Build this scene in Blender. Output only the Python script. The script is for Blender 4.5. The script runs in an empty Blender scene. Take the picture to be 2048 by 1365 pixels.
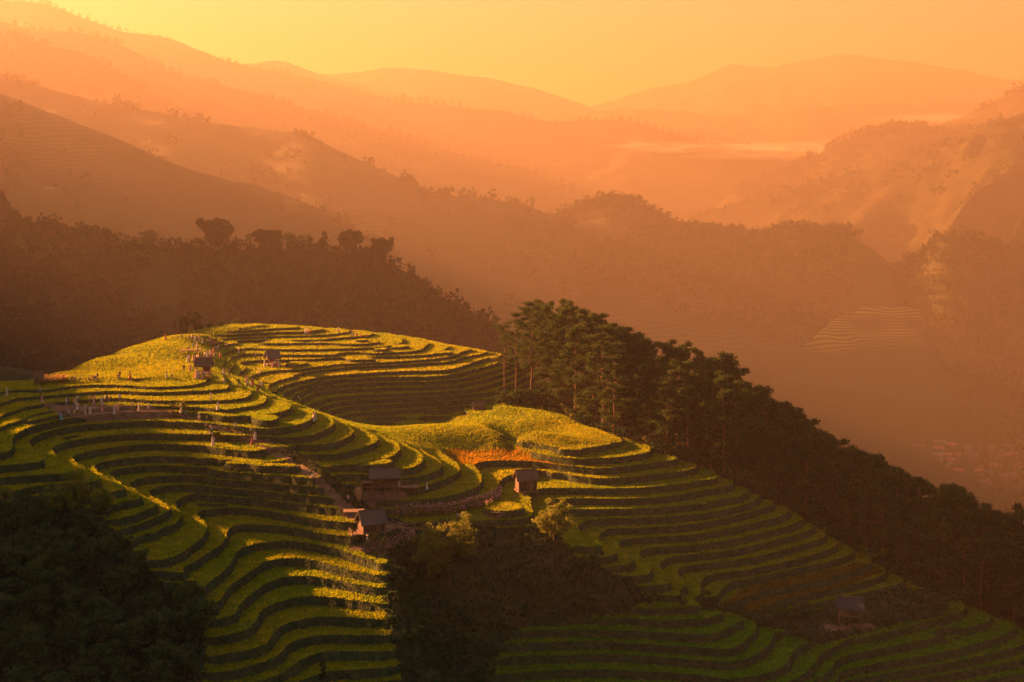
import bpy, math, random
import numpy as np
from mathutils import Vector, Matrix

# ------------------------------------------------------------------ camera, sky, sun, exposure
scene = bpy.context.scene
C = scene.collection
CAMZ = 100.0
F = 2048 / 36.0 * 50.0            # focal length in photo pixels
HY = 330.0                        # horizon row of the photograph
cam_d = bpy.data.cameras.new('camera'); cam_d.lens = 50; cam_d.sensor_width = 36
cam_d.shift_y = -(682.5 - HY) / 2048.0
cam_d.clip_start = 1; cam_d.clip_end = 60000
cam = bpy.data.objects.new('camera', cam_d); C.objects.link(cam)
cam.location = (0, 0, CAMZ); cam.rotation_euler = (math.radians(90), 0, 0)
scene.camera = cam

SUN_AZ, SUN_EL = 58.0, 16.0       # degrees left of the view direction, degrees above the horizon
sdir = Vector((-math.sin(math.radians(SUN_AZ)) * math.cos(math.radians(SUN_EL)),
               math.cos(math.radians(SUN_AZ)) * math.cos(math.radians(SUN_EL)),
               math.sin(math.radians(SUN_EL))))
sun_d = bpy.data.lights.new('sun', 'SUN'); sun_d.energy = 5.0; sun_d.angle = math.radians(0.5)
sun_d.color = (1.0, 0.405, 0.165)
sun = bpy.data.objects.new('sun', sun_d); C.objects.link(sun)
sun.rotation_euler = sdir.to_track_quat('Z', 'Y').to_euler()

world = bpy.data.worlds.new('World'); scene.world = world; world.use_nodes = True
wt = world.node_tree; wn = wt.nodes; wl = wt.links
bg = wn['Background']
sky = wn.new('ShaderNodeTexSky'); sky.sky_type = 'NISHITA'; sky.sun_disc = False
sky.sun_elevation = math.radians(SUN_EL); sky.sun_rotation = math.radians(-SUN_AZ)
sky.air_density = 2.0; sky.dust_density = 4.0; sky.ozone_density = 1.0; sky.altitude = 600
tint = wn.new('ShaderNodeMix'); tint.data_type = 'RGBA'; tint.blend_type = 'MULTIPLY'
tint.inputs[0].default_value = 1.0
tint.inputs[7].default_value = (0.16, 0.24, 0.30, 1)
wl.new(sky.outputs[0], tint.inputs[6]); wl.new(tint.outputs[2], bg.inputs[0])
bg.inputs[1].default_value = 0.05
scene.view_settings.view_transform = 'Standard'; scene.view_settings.look = 'None'
scene.view_settings.exposure = 3.58; scene.view_settings.gamma = 1
scene.render.engine = 'CYCLES'
cy = scene.cycles
cy.max_bounces = 5; cy.diffuse_bounces = 2; cy.glossy_bounces = 1; cy.transmission_bounces = 2
cy.transparent_max_bounces = 4; cy.volume_bounces = 2; cy.use_denoising = True
cy.caustics_reflective = False; cy.caustics_refractive = False

# ------------------------------------------------------------------ helpers
def unproj(px, py, D):
    return ((px - 1024) / F * D, D, CAMZ - (py - HY) / F * D)
def ray_drop(px, py, drop):
    D = drop * F / (py - HY)
    return ((px - 1024) / F * D, D, CAMZ - drop)

def tag(o, label=None, cat=None, group=None, kind=None):
    if label: o['label'] = label
    if cat: o['category'] = cat
    if group: o['group'] = group
    if kind: o['kind'] = kind
    return o

def mesh_np(name, V, T, mats, midx=None, smooth=None, attrs=None):
    """numpy triangle (or quad) mesh -> object"""
    me = bpy.data.meshes.new(name)
    V = np.ascontiguousarray(V, dtype=np.float32); T = np.ascontiguousarray(T, dtype=np.int32)
    n = T.shape[1]
    me.vertices.add(len(V)); me.vertices.foreach_set('co', V.ravel())
    me.loops.add(T.size); me.loops.foreach_set('vertex_index', T.ravel())
    me.polygons.add(len(T))
    me.polygons.foreach_set('loop_start', np.arange(len(T), dtype=np.int32) * n)
    me.polygons.foreach_set('loop_total', np.full(len(T), n, dtype=np.int32))
    for m in mats: me.materials.append(m)
    if midx is not None: me.polygons.foreach_set('material_index', np.asarray(midx, dtype=np.int32))
    if smooth is not None:
        me.polygons.foreach_set('use_smooth', np.broadcast_to(np.asarray(smooth, dtype=bool), (len(T),)).copy())
    if attrs:
        for k, a in attrs.items():
            at = me.color_attributes.new(k, 'FLOAT_COLOR', 'POINT')
            b = np.ones((len(V), 4), dtype=np.float32); b[:, :a.shape[1]] = a
            at.data.foreach_set('color', b.ravel())
    me.update(calc_edges=True); me.validate()
    o = bpy.data.objects.new(name, me); C.objects.link(o)
    return o

def vnoise(x, y, seed=0):
    """smooth value noise on arrays"""
    xi = np.floor(x).astype(np.int64); yi = np.floor(y).astype(np.int64)
    fx = x - xi; fy = y - yi
    fx = fx * fx * (3 - 2 * fx); fy = fy * fy * (3 - 2 * fy)
    def h(a, b):
        n = (a * 374761393 + b * 668265263 + seed * 1442695041) & 0xffffffff
        n = ((n ^ (n >> 13)) * 1274126177) & 0xffffffff
        return ((n ^ (n >> 16)) & 0xffff) / 65535.0
    return (h(xi, yi) * (1 - fx) + h(xi + 1, yi) * fx) * (1 - fy) + (h(xi, yi + 1) * (1 - fx) + h(xi + 1, yi + 1) * fx) * fy
def fbm(x, y, oct=4, seed=0, gain=0.5):
    s = 0; a = 1; t = 0
    for i in range(oct):
        s = s + a * (vnoise(x * 2 ** i + 17.3 * i, y * 2 ** i - 9.1 * i, seed + i) - 0.5); t += a; a *= gain
    return s / t * 2
def sstep(a, b, x):
    t = np.clip((x - a) / (b - a), 0, 1); return t * t * (3 - 2 * t)

def in_poly(x, y, poly):
    inside = np.zeros(x.shape, bool); n = len(poly)
    for i in range(n):
        x1, y1 = poly[i]; x2, y2 = poly[(i + 1) % n]
        if y1 == y2: continue
        c = ((y1 > y) != (y2 > y)) & (x < (x2 - x1) * (y - y1) / (y2 - y1) + x1)
        inside ^= c
    return inside

# ------------------------------------------------------------------ materials
def new_mat(name):
    m = bpy.data.materials.new(name); m.use_nodes = True
    nt = m.node_tree; return m, nt, nt.nodes, nt.links, nt.nodes['Principled BSDF']

def noise_mat(name, c1, c2, scale=1.0, rough=0.9, bump=0.0, bscale=None, detail=4, trans=0.0, attr=None, c3=None):
    m, nt, N, L, P = new_mat(name)
    tc = N.new('ShaderNodeTexCoord'); nz = N.new('ShaderNodeTexNoise')
    nz.inputs['Scale'].default_value = scale; nz.inputs['Detail'].default_value = detail
    L.new(tc.outputs['Object'], nz.inputs['Vector'])
    rp = N.new('ShaderNodeValToRGB'); e = rp.color_ramp.elements
    e[0].position = 0.33; e[0].color = (*c1, 1); e[1].position = 0.67; e[1].color = (*c2, 1)
    if c3 is not None:
        k = e.new(0.5); k.color = (*c3, 1)
    L.new(nz.outputs[0], rp.inputs[0]); col = rp.outputs[0]
    if attr:
        at = N.new('ShaderNodeVertexColor'); at.layer_name = attr
        mx = N.new('ShaderNodeMix'); mx.data_type = 'RGBA'; mx.blend_type = 'MULTIPLY'; mx.inputs[0].default_value = 1
        L.new(col, mx.inputs[6]); L.new(at.outputs[0], mx.inputs[7]); col = mx.outputs[2]
    L.new(col, P.inputs['Base Color'])
    P.inputs['Roughness'].default_value = rough; P.inputs['Specular IOR Level'].default_value = 0.04
    if bump:
        nb = N.new('ShaderNodeTexNoise'); nb.inputs['Scale'].default_value = bscale or scale * 4; nb.inputs['Detail'].default_value = 6
        L.new(tc.outputs['Object'], nb.inputs['Vector'])
        b = N.new('ShaderNodeBump'); b.inputs['Strength'].default_value = bump; b.inputs['Distance'].default_value = 0.4
        L.new(nb.outputs[0], b.inputs['Height']); L.new(b.outputs[0], P.inputs['Normal'])
    if trans:
        out = N['Material Output']; tr = N.new('ShaderNodeBsdfTranslucent'); ms = N.new('ShaderNodeMixShader')
        ms.inputs[0].default_value = trans
        L.new(col, tr.inputs[0]); L.new(P.outputs[0], ms.inputs[1]); L.new(tr.outputs[0], ms.inputs[2]); L.new(ms.outputs[0], out.inputs[0])
    return m

M_rice = noise_mat('rice', (0.07, 0.10, 0.010), (0.13, 0.15, 0.014), 0.35, bump=0.9, bscale=4.0, attr='tone')
M_riser = noise_mat('terrace_bank', (0.030, 0.045, 0.018), (0.060, 0.075, 0.030), 0.8, bump=0.8, bscale=3.0)
M_wild = noise_mat('wild_slope', (0.022, 0.034, 0.014), (0.048, 0.055, 0.024), 0.25, bump=1.0, bscale=1.5)
M_dirt = noise_mat('trodden_earth', (0.10, 0.065, 0.04), (0.19, 0.125, 0.075), 0.7, bump=0.5)

# ------------------------------------------------------------------ the terraced hill: contour lines (level drop below the camera, points in the photo)
def dN(n): return 58.1 + 1.3 * n
ca = dict(zip(range(1, 5), (46.3, 46.9, 47.6, 48.3)))
def dc(c): return ca[c] if c in ca else dN(c - 12)
def dl(k): return {-3: 49.0, -4: 48.3, -5: 47.6, -6: 46.9}.get(k, dN(k - 4))
FRONT = [
 (dc(1), [(95,779.5),(146,773),(205,770.5),(264,772),(300,774),(350,773),(385,770),(405,766)]),
 (dc(2), [(110,791),(160,787),(220,783),(300,785),(360,783.5),(410,781),(445,778),(454,776)]),
 (dc(3), [(150,803),(200,798),(240,797),(300,801),(370,802),(430,801),(470,799),(495,794),(503,788)]),
 (dc(4), [(410,816),(440,818),(475,816),(505,812),(525,806),(532,798)]),
 (dc(5), [(450,833),(483,832),(530,830),(560,825),(577,818),(581,810)]),
 (dc(6), [(435,849),(470,853),(510,857),(545,858),(585,853),(612,845),(626,835),(625,823)]),
 (dc(7), [(440,871),(480,872),(520,873),(554,875),(590,875),(625,869),(655,858),(669,846),(664,838),(656,834)]),
 (dc(8), [(600,890),(640,889),(680,882),(705,868),(706,862),(700,857)]),
 (dc(9), [(645,909),(665,909),(700,903),(740,890),(754,880),(751,873)]),
 (dc(10), [(680,931),(700,930),(750,924),(785,912),(796,900),(795,887)]),
 (dc(11), [(690,949),(740,949),(800,941),(830,932),(843,924),(845,912),(830,900),(824,897)]),
 (dc(12), [(730,966),(800,958),(840,952),(870,944),(883,934),(875,920),(860,910),(853,907)]),
 (dc(13), [(740,984),(790,982),(830,976),(864,968),(900,955),(917,943),(915,930),(898,915),(885,907)]),
 (dc(14), [(740,1000),(800,1001),(860,998),(920,987),(955,973),(963,958),(957,943),(950,933),(965,924),(1010,922),(1070,924),(1133,931),(1196,937),(1254,933),(1313,925),(1350,919.6)]),
 (dN(1), [(992,870.6),(1018.6,885),(1062.5,903),(1100,913),(1137,917.6),(1176,918),(1235,914.7),(1284,908),(1296,903)]),
 (dN(0), [(975,857),(989,865),(1048,882),(1100,893),(1130,897),(1180,895),(1241,884)]),
 (dN(3), [(764,1016),(800,1021),(865,1018),(925,1009),(965,998),(985,985),(993,976),(997,968),(1000,962.6),(1014,954),(1039,949),(1078,947),(1117,948),(1156,953),(1196,957),(1254,955),(1313,949),(1362,943),(1389,936)]),
 (dN(4), [(850,1046),(980,1041),(1020,1041),(1055,1038),(1067,1031),(1062,1015),(1057,995),(1065,985),(1086,978),(1137,977),(1215,978),(1293,975),(1352,969),(1391,963.6),(1431,956),(1428,950)]),
 (dN(5), [(1000,1058),(1060,1052),(1080,1042),(1092,1022),(1094,1011),(1105,1001),(1156,997),(1215,998),(1293,996),(1352,991),(1399,983),(1448,974),(1465,968)]),
 (dN(6), [(1118,1058),(1112,1045),(1118,1028),(1137,1021),(1196,1019),(1293,1017),(1391,1009),(1423,1002.5),(1472,994),(1494,984)]),
 (dN(7), [(1152.6,1093),(1176,1095),(1197.5,1091),(1195.6,1086),(1176,1074),(1162,1064),(1158,1052.6),(1166,1045),(1186,1040),(1235,1037),(1293,1036),(1391,1029),(1448,1021),(1496.5,1008.6),(1516,996)]),
 (dN(8), [(1201,1116),(1225,1111),(1231,1103),(1215,1092),(1199.5,1081),(1197.6,1072),(1205,1064),(1225,1057.5),(1293,1056),(1391,1048),(1460,1033),(1521,1018),(1545,1008.6),(1543,1002.5)]),
 (dN(9), [(1225,1132),(1248,1131),(1262,1126),(1267,1120),(1254,1107),(1242.5,1097.6),(1237.7,1087.8),(1244.5,1081),(1274,1076),(1332.5,1073),(1391,1069),(1472,1055),(1545,1038),(1570,1028),(1577,1021),(1562,1012)]),
 (dN(10), [(1254,1153),(1274,1152),(1293,1148),(1304,1138.6),(1297,1127),(1283.6,1115),(1279.7,1109),(1283.6,1103),(1303,1096.6),(1391,1090),(1472,1077),(1545,1061),(1594,1045),(1606,1035),(1594,1029)]),
 (dN(11), [(1280,1172.7),(1328,1169),(1336.6,1159),(1332.5,1152),(1321,1133),(1321,1128),(1328.6,1121),(1352,1113),(1391,1109),(1472,1099),(1545,1082),(1594,1069.6),(1623,1057),(1625,1050),(1611,1045)]),
 (dN(12), [(1314,1190),(1350,1192),(1365,1182),(1372,1170),(1362,1157.5),(1355,1143),(1360,1137),(1387,1131),(1448,1123),(1521,1111),(1594,1092),(1643,1077),(1651.5,1067),(1643,1061)]),
 (dN(13), [(1372,1196.6),(1389,1198),(1399,1192),(1402.5,1170),(1408.6,1157.5),(1428,1149),(1496.5,1140),(1570,1124.6),(1643,1104),(1670,1091.6),(1671,1082),(1660,1074.5)]),
 (dN(14), [(1415,1212),(1430.6,1209),(1434,1192),(1447.7,1174.6),(1472,1162),(1521,1152.6),(1594,1137),(1667,1121),(1699,1108.7),(1704,1099),(1684.5,1087)]),
 (dN(15), [(1447.7,1218.6),(1496.5,1191.7),(1545,1176),(1618.5,1165),(1692,1145),(1740.6,1126)]),
 (dN(16), [(1496.5,1231),(1545,1206),(1618.5,1187),(1692,1173),(1753,1155),(1772,1143)]),
 (dN(17), [(1545,1233),(1557.5,1228),(1618.5,1211),(1667,1200),(1740.6,1183),(1801.6,1167),(1804,1159)]),
 # lower centre fields
 (dN(13), [(1273,1216.5),(1332,1216.4),(1391,1213.5)]),
 (dN(14), [(1254,1236),(1322,1241),(1400,1238),(1419.5,1234),(1443,1228)]),
 (dN(15), [(1059,1263),(1156,1259),(1254,1262),(1400,1269),(1439,1263),(1468,1250),(1480,1238)]),
 (dN(16), [(1078,1287),(1195,1283),(1293,1289),(1400,1295.5),(1449,1298),(1478,1291),(1501.6,1271),(1514,1251.6)]),
 (dN(17), [(1019.5,1314),(1117,1311),(1234,1309),(1332,1316),(1400,1321),(1458.6,1324),(1498,1316),(1537,1290.6),(1552,1263)]),
 (dN(18), [(1000,1349),(1137,1340),(1234,1340),(1400,1350),(1449,1358),(1517,1351),(1566,1331.6),(1585.6,1304),(1607,1288.7)]),
 (dN(19), [(1000,1376),(1137,1368),(1234,1368),(1400,1378),(1510,1386),(1576,1365),(1611,1345),(1637,1312)]),
 (dN(20), [(1400,1406),(1540,1408),(1624.6,1365),(1665.6,1335.5)]),
 # lower right fields
 (dN(18), [(1759,1238),(1820,1232),(1880,1220),(1889,1211),(1889,1201)]),
 (dN(19), [(1700,1279),(1768,1267),(1836,1248.6),(1895,1233),(1928,1221),(1926,1204)]),
 (dN(20), [(1700,1308),(1768,1296),(1853,1279),(1921,1260.5),(1972,1245),(1980,1233),(1963,1223)]),
 (dN(21), [(1700,1337),(1785,1321.6),(1870,1308),(1955,1287.6),(2006,1270.6),(2033,1255),(2023,1247)]),
 (dN(22), [(1700,1361),(1802,1342),(1904,1325),(1989,1306),(2048,1287.6),(2085,1268)]),
 (dN(23), [(1700,1383),(1802,1364),(1921,1344),(2048,1318),(2110,1300)]),
 (dN(24), [(1802,1386),(1955,1363),(2048,1345),(2120,1325)]),
 # left bowl
 (dl(-6), [(-30,822),(0,810),(29,798.6),(51,796)]),
 (dl(-5), [(-30,848),(0,834),(44,817.6),(88,809)]),
 (dl(-4), [(-30,872),(0,856),(44,841),(95,828),(150,818)]),
 (dl(-3), [(230,826),(146,836),(100,845),(60,855),(36,866),(28,873),(24,883),(24,893),(15,903),(0,906.6),(-30,910)]),
 (dl(-2), [(400,846),(300,842.5),(234,845.5),(146.5,853),(88,866),(61.5,879),(58.6,886.5),(70,903),(84,916),(82,922),(58.7,926),(31,929),(0,932),(-30,934)]),
 (dl(-1), [(400,869.6),(293,867.6),(195.6,873.5),(137,883),(109.5,893),(104,902),(112,911),(130,928),(142.8,941),(138,946),(117,948),(58.7,951.7),(0,956.6),(-30,958)]),
 (dl(0), [(500,903),(477,901),(428.5,896),(400,892),(293,889),(215,897),(166,906.7),(146.7,914.5),(146.7,922),(158,930),(180,944),(197.6,955.6),(186,963.4),(172,965.4),(107.6,969)]),
 (dl(1), [(570,930),(536,928.5),(477,922.6),(400,915.5),(313,912.6),(244.5,918.5),(205,925),(190,932),(191.7,942),(215,957),(246.5,976),(238.6,981),(215,987),(188,994)]),
 (dl(2), [(620,956),(516.5,949),(438,943),(400,936),(313,931),(254,936),(225,943),(218,950),(227,957.6),(250,974),(280,994.7),(254,1002.6),(221,1012)]),
 (dl(3), [(641.7,976.4),(536,967.6),(438,957.8),(400,951.7),(332.5,951.7),(283.6,956.6),(262,966),(262,975),(285,992),(313,1011.4),(293,1020),(264,1032),(229,1039)]),
 (dl(4), [(664,996),(536,984),(418.7,974.4),(400,971),(342,971),(307,978),(299,987),(308,996),(340,1015),(323,1030),(293,1042),(264,1053)]),
 (dl(5), [(686.6,1017.5),(634,1012.6),(536,1002),(438,991),(400,988),(371.6,992),(352,1002.6),(350,1012),(362,1030),(352,1046),(323,1061),(280,1073)]),
 (dl(6), [(714,1045),(653,1042),(594.7,1033),(516.5,1020),(457.8,1015.5),(418.7,1016.5),(399,1022),(397,1031),(409,1046),(414,1057.5),(407,1073),(389,1087),(360,1107.4),(318,1121)]),
 (dl(7), [(712,1074),(653,1069),(594.7,1057.6),(516.5,1049.7),(477,1050.7),(457.8,1057.5),(453,1067),(450,1079),(438,1093),(409,1110),(389,1123),(342,1147)]),
 (dl(8), [(780,1125),(760,1124),(692.5,1102.5),(634,1090),(575,1083),(526,1086),(497,1093),(477,1102.5),(461,1126),(438.6,1149.7),(411.7,1170),(393.7,1183),(369,1184.5)]),
 (dl(9), [(764,1152),(719,1144),(674.5,1133),(629.5,1121.6),(596,1118),(562,1119),(528.5,1127),(495,1147.4),(461,1172),(445,1192),(432,1206),(409,1213.7),(393.7,1213.7)]),
 (dl(10), [(764,1177.7),(719,1171),(674.5,1161),(629.5,1154),(596,1153),(562,1157.5),(528.5,1170),(495,1194.6),(474.6,1217),(468,1228),(450,1235),(409,1242)]),
 (dl(11), [(775.5,1208),(719,1203.6),(674.5,1197),(629.5,1193.5),(596,1196),(551,1208),(524,1221.5),(513,1239.5),(495,1257.5),(461,1268.7),(414,1275.5)]),
 (dl(12), [(775.5,1240),(697,1236),(641,1235),(596,1242),(562,1253),(546.5,1266.5),(535,1284.4),(506,1298),(461,1307),(420.7,1313.6)]),
 (dl(13), [(789,1270.5),(719,1271),(652,1271),(607,1277.7),(573.5,1291),(562,1307),(540,1320),(495,1334),(450,1344),(409,1345)]),
 (dl(14), [(802.5,1302.4),(719,1303.5),(652,1304.6),(618,1313.6),(591,1329),(562,1347),(517,1364),(450,1378)]),
 (dl(15), [(805,1331.6),(719,1339.5),(663,1343),(618,1356),(596,1366),(560,1390)]),
 (dl(16), [(791,1361),(742,1366),(680,1374),(640,1396)]),
]
TT = {1:46.3,2:46.9,3:47.6,4:48.3,5:49.0,6:49.7,7:50.4,8:51.1,9:52.0,10:53.0,11:54.0,12:55.0,13:56.0,14:57.1,15:58.3,16:59.4}
TOP = [
 (1, [(420,681),(480,676),(560,673),(600,672),(639,671)]),
 (2, [(440,692),(480,687),(560,687),(621,686.6),(682,685.4),(728.5,681)]),
 (3, [(450,706),(470,699),(500,697),(560,699),(633,699),(706.5,697.6),(780,694),(793,691)]),
 (4, [(465,714),(500,708),(560,710),(657.6,710),(755,707),(828.6,703),(845.6,698)]),
 (5, [(480,728),(510,722),(560,721),(609,719.6),(706.5,714),(804,712.7),(865,708.6),(886,701)]),
 (6, [(500,757),(520,746),(560,741),(596.6,739.6),(633,734),(682,728.6),(731,727),(828.6,721.5),(899,714),(925,704)]),
 (7, [(544,766.5),(568.6,757),(613.7,745),(706.5,734.7),(779.7,731.8),(853,727.4),(899,723.7),(926,715.4),(963,708.6)]),
 (8, [(558,776),(590,765),(645.5,754),(706.5,748),(804,743),(853,741.6),(904,738.4),(950.6,723),(988.5,714)]),
 (9, [(572,785),(590,776),(645,763.5),(711,758),(779.7,754.5),(875,752.5),(926,745),(987,728.6),(1026,717)]),
 (10, [(588,793),(621,779),(682,770),(779.7,765),(875,763.5),(935,755),(1000,738)]),
 (11, [(600,801),(625,789),(657.6,782),(767.5,775.7),(875,773),(940,766)]),
 (12, [(620,810),(640,802),(670,795),(755,789),(853,785.5),(926,781)]),
 (13, [(640,817),(657.6,810),(706.5,802.6),(804,797),(902,793)]),
 (14, [(655,824),(682,815),(755,808.7),(853,806),(926,800)]),
 (15, [(680,833),(731,825),(828.6,821.4),(926,813)]),
 (16, [(700,842),(731,835.5),(804,832),(877,824.6)]),
]
# plain ground points (drop, photo x, photo y)
PTS = [(46.2,30,772),(46.3,60,766),(46.0,0,762),(46.0,100,768),(45.8,180,760),(45.8,250,760),(45.9,330,760),(46.0,400,755),
 (44.4,340,682),(44.6,420,672),(44.8,480,663),(45.3,600,662),(46.0,720,677),(47.3,800,690),(48.6,900,702),(50.6,1000,712),
 (45.9,400,735),(45.4,400,705),(46.0,200,745),(45.4,250,712),(46.2,150,737),(46.4,100,752),(45.2,300,720),(45.6,340,745),
 (55.9,728,851),(58.1,850,850),(56.9,790,866),(57.9,860,870),(58.9,905,882),(59.9,960,895),(60.2,1010,906),(60.3,1080,920),
 (59.9,720,846),(60.2,800,845),(60.3,860,841),
 (57.5,960,817),(56.8,1040,810),(57.9,1130,830),(57.7,1050,850),(57.8,950,845),(58.4,900,850),(57.9,1190,860),(57.4,1090,819),(57.9,1130,870),(57.6,1010,835),(57.8,1100,850),
 (63.0,850,1043),(66.5,900,1100),(73,900,1200),(77,900,1300),(79.5,900,1365),(64.4,1030,1075),(66.8,1080,1110),(68.5,1000,1130),(69.3,1130,1140),(72.5,1000,1190),(73,1150,1190),(74.8,1200,1215),(76.3,1000,1250),(76,1120,1240),
 (69,840,1130),(73.5,840,1205),(76.5,850,1260),(78.6,860,1320),(77.5,1500,1245),(79.5,1560,1252),(80.8,1640,1238),(81.0,1700,1225),(81.6,1720,1255),(80.9,1800,1195),(81.2,1640,1262),(82.0,1660,1280),(81.0,1880,1190),
 (57,100,1060),(57.5,0,1100),(61,150,1140),(64.5,250,1200),(70,350,1300),(69,0,1365),(68,150,1300),(54,60,1000),(52.6,0,985),(67.5,330,1225),(70.5,380,1290),
]
# world ground points (x, y, z)
WPTS = []
for x in range(-190, 201, 15):
    if x < 12: WPTS += [(x, 425, 47 - abs(x + 40) * .12), (x, 455, 28), (x, 485, 6)]
    else: WPTS += [(x, 425, 20 - x * .3), (x, 455, 2 - x * .3), (x, 485, -12 - x * .3)]
for y in range(140, 500, 15):
    WPTS += [(205, y, -45 + 0.0 * y), (190, y, -34)]
for x in range(-190, 130, 20):
    WPTS += [(x, 170, 18), (x, 140, 14)]
for (D, px, dr) in ((340,1160,60),(330,1260,66),(318,1330,67),(312,1400,69),(308,1470,72),(304,1540,76),(300,1620,81),(296,1700,86),(292,1780,90),(288,1860,93),(284,1950,96),(280,2040,99),
                    (345,1060,58),(350,1180,68),(345,1300,76),(338,1420,82),(332,1520,88),(325,1640,95),(318,1760,101),(310,1900,108),(305,2040,114),
                    (420,1020,64),(385,1200,82),(375,1400,98),(365,1600,112),(350,1800,124),(340,2000,135),
                    (450,1000,80),(425,1200,95),(415,1400,115),(400,1600,130),(390,1800,145),
                    (315,60,52),(330,0,58),(330,80,54),(350,0,66),(350,100,58),(370,0,72),(370,120,62),(400,0,85),(400,150,68),(331,200,44.9),(345,260,44.5),(355,200,50),(380,210,58),(372,300,46.5),(395,300,52),(410,340,50),(325,-150,58),(350,-150,68),(400,-150,85),(440,0,100),(440,150,85),(440,300,68),(440,-150,110),
                    (268,2100,91.5),(262,2150,93.0)):
    WPTS.append(((px - 1024) / F * D, D, CAMZ - dr))

def crspline(P, step=5.0):
    P = np.array(P, float)
    out = []
    n = len(P)
    for i in range(n - 1):
        p0 = P[max(i - 1, 0)]; p1 = P[i]; p2 = P[i + 1]; p3 = P[min(i + 2, n - 1)]
        m = max(2, int(np.hypot(*(p2 - p1)) / step))
        for t in np.linspace(0, 1, m, endpoint=False):
            out.append(0.5 * ((2 * p1) + (-p0 + p2) * t + (2 * p0 - 5 * p1 + 4 * p2 - p3) * t ** 2 + (-p0 + 3 * p1 - 3 * p2 + p3) * t ** 3))
    out.append(P[-1]); return np.array(out)

con = []
for dr, pl in FRONT:
    for q in crspline(pl): con.append((*ray_drop(q[0], q[1], dr), 1.0))
for k, pl in TOP:
    for q in crspline(pl): con.append((*ray_drop(q[0], q[1], TT[k]), 1.0))
for dr, px, py in PTS: con.append((*ray_drop(px, py, dr), 0.6))
for p in WPTS: con.append((*p, 0.3))
con = np.array(con)
X0, X1, Y0, Y1 = -200.0, 210.0, 130.0, 490.0

def solve_h(step, init, iters, lam):
    nx = int((X1 - X0) / step) + 1; ny = int((Y1 - Y0) / step) + 1
    gx = (con[:, 0] - X0) / step; gy = (con[:, 1] - Y0) / step
    ok = (gx > 0) & (gx < nx - 1.001) & (gy > 0) & (gy < ny - 1.001)
    gx, gy, z, w = gx[ok], gy[ok], con[ok, 2], con[ok, 3]
    ix = gx.astype(int); iy = gy.astype(int); fx = gx - ix; fy = gy - iy
    idx = np.stack([iy * nx + ix, iy * nx + ix + 1, (iy + 1) * nx + ix, (iy + 1) * nx + ix + 1], 1)
    ww = np.stack([(1 - fx) * (1 - fy), fx * (1 - fy), (1 - fx) * fy, fx * fy], 1)
    def lapop(h):
        o = np.zeros_like(h)
        o[1:-1] += h[2:] - 2 * h[1:-1] + h[:-2]
        r = np.zeros_like(h); r[:, 1:-1] = h[:, 2:] - 2 * h[:, 1:-1] + h[:, :-2]
        return o, r
    def lapT(o, r):
        h = np.zeros_like(o)
        t = o[1:-1]; h[2:] += t; h[1:-1] -= 2 * t; h[:-2] += t
        t = r[:, 1:-1]; h[:, 2:] += t; h[:, 1:-1] -= 2 * t; h[:, :-2] += t
        return h
    def A(h):
        r = lapT(*lapop(h)) * lam
        c = r[1:, 1:]  # mixed term
        m = h[1:, 1:] - h[1:, :-1] - h[:-1, 1:] + h[:-1, :-1]
        t = 2 * lam * m
        r[1:, 1:] += t; r[1:, :-1] -= t; r[:-1, 1:] -= t; r[:-1, :-1] += t
        v = (h.ravel()[idx] * ww).sum(1) * w
        r += np.bincount(idx.ravel(), (ww * v[:, None]).ravel(), nx * ny).reshape(ny, nx)
        return r
    b = np.bincount(idx.ravel(), (ww * (w * z)[:, None]).ravel(), nx * ny).reshape(ny, nx)
    h = np.full((ny, nx), 40.0) if init is None else init
    r = b - A(h); p = r.copy(); rs = (r * r).sum()
    for it in range(iters):
        Ap = A(p); a = rs / (p * Ap).sum(); h = h + a * p; r -= a * Ap
        rn = (r * r).sum()
        if rn < 1e-7: break
        p = r + rn / rs * p; rs = rn
    return h
def upsample(h, s0, s1):
    ny0, nx0 = h.shape
    nx = int((X1 - X0) / s1) + 1; ny = int((Y1 - Y0) / s1) + 1
    return samp(h, s0, np.arange(nx)[None, :] * s1 + X0 + np.zeros((ny, 1)), np.arange(ny)[:, None] * s1 + Y0 + np.zeros((1, nx)))
def samp(h, s, x, y):
    """smooth (bicubic) sampling"""
    ny, nx = h.shape
    gx = np.clip((x - X0) / s, 0, nx - 1.001); gy = np.clip((y - Y0) / s, 0, ny - 1.001)
    ix = gx.astype(int); iy = gy.astype(int); fx = gx - ix; fy = gy - iy
    def wts(f): return [(-f + 2 * f * f - f ** 3) / 2, (2 - 5 * f * f + 3 * f ** 3) / 2, (f + 4 * f * f - 3 * f ** 3) / 2, (-f * f + f ** 3) / 2]
    wx = wts(fx); wy = wts(fy); o = 0
    for j in range(4):
        row = 0
        for i in range(4):
            row = row + wx[i] * h[np.clip(iy + j - 1, 0, ny - 1), np.clip(ix + i - 1, 0, nx - 1)]
        o = o + wy[j] * row
    return o
h = solve_h(16.0, None, 400, 0.05)
for s0, s1, it in ((16.0, 8.0, 300), (8.0, 4.0, 300), (4.0, 2.0, 300)):
    h = solve_h(s1, upsample(h, s0, s1), it, 0.02)
HS = 2.0; HG = h
YS = 320.0   # front / hill-top patches meet here

# ------------------------------------------------------------------ terrain mesh: split along terrace edges
LEV_F = sorted([CAMZ - d for d in [45.1, 45.7, 46.3, 46.9, 47.6, 48.3, 49.0] + [dN(n) for n in range(-6, 30)]])
LEV_T = sorted([CAMZ - d for d in [44.2, 44.8, 45.5] + [TT[k] for k in TT] + [60.6, 61.9]])

def h_at(x, y): return samp(HG, HS, np.asarray(x, float), np.asarray(y, float))
def proj_px(x, y, z): return 1024 + F * x / y, HY + F * (CAMZ - z) / y

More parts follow.
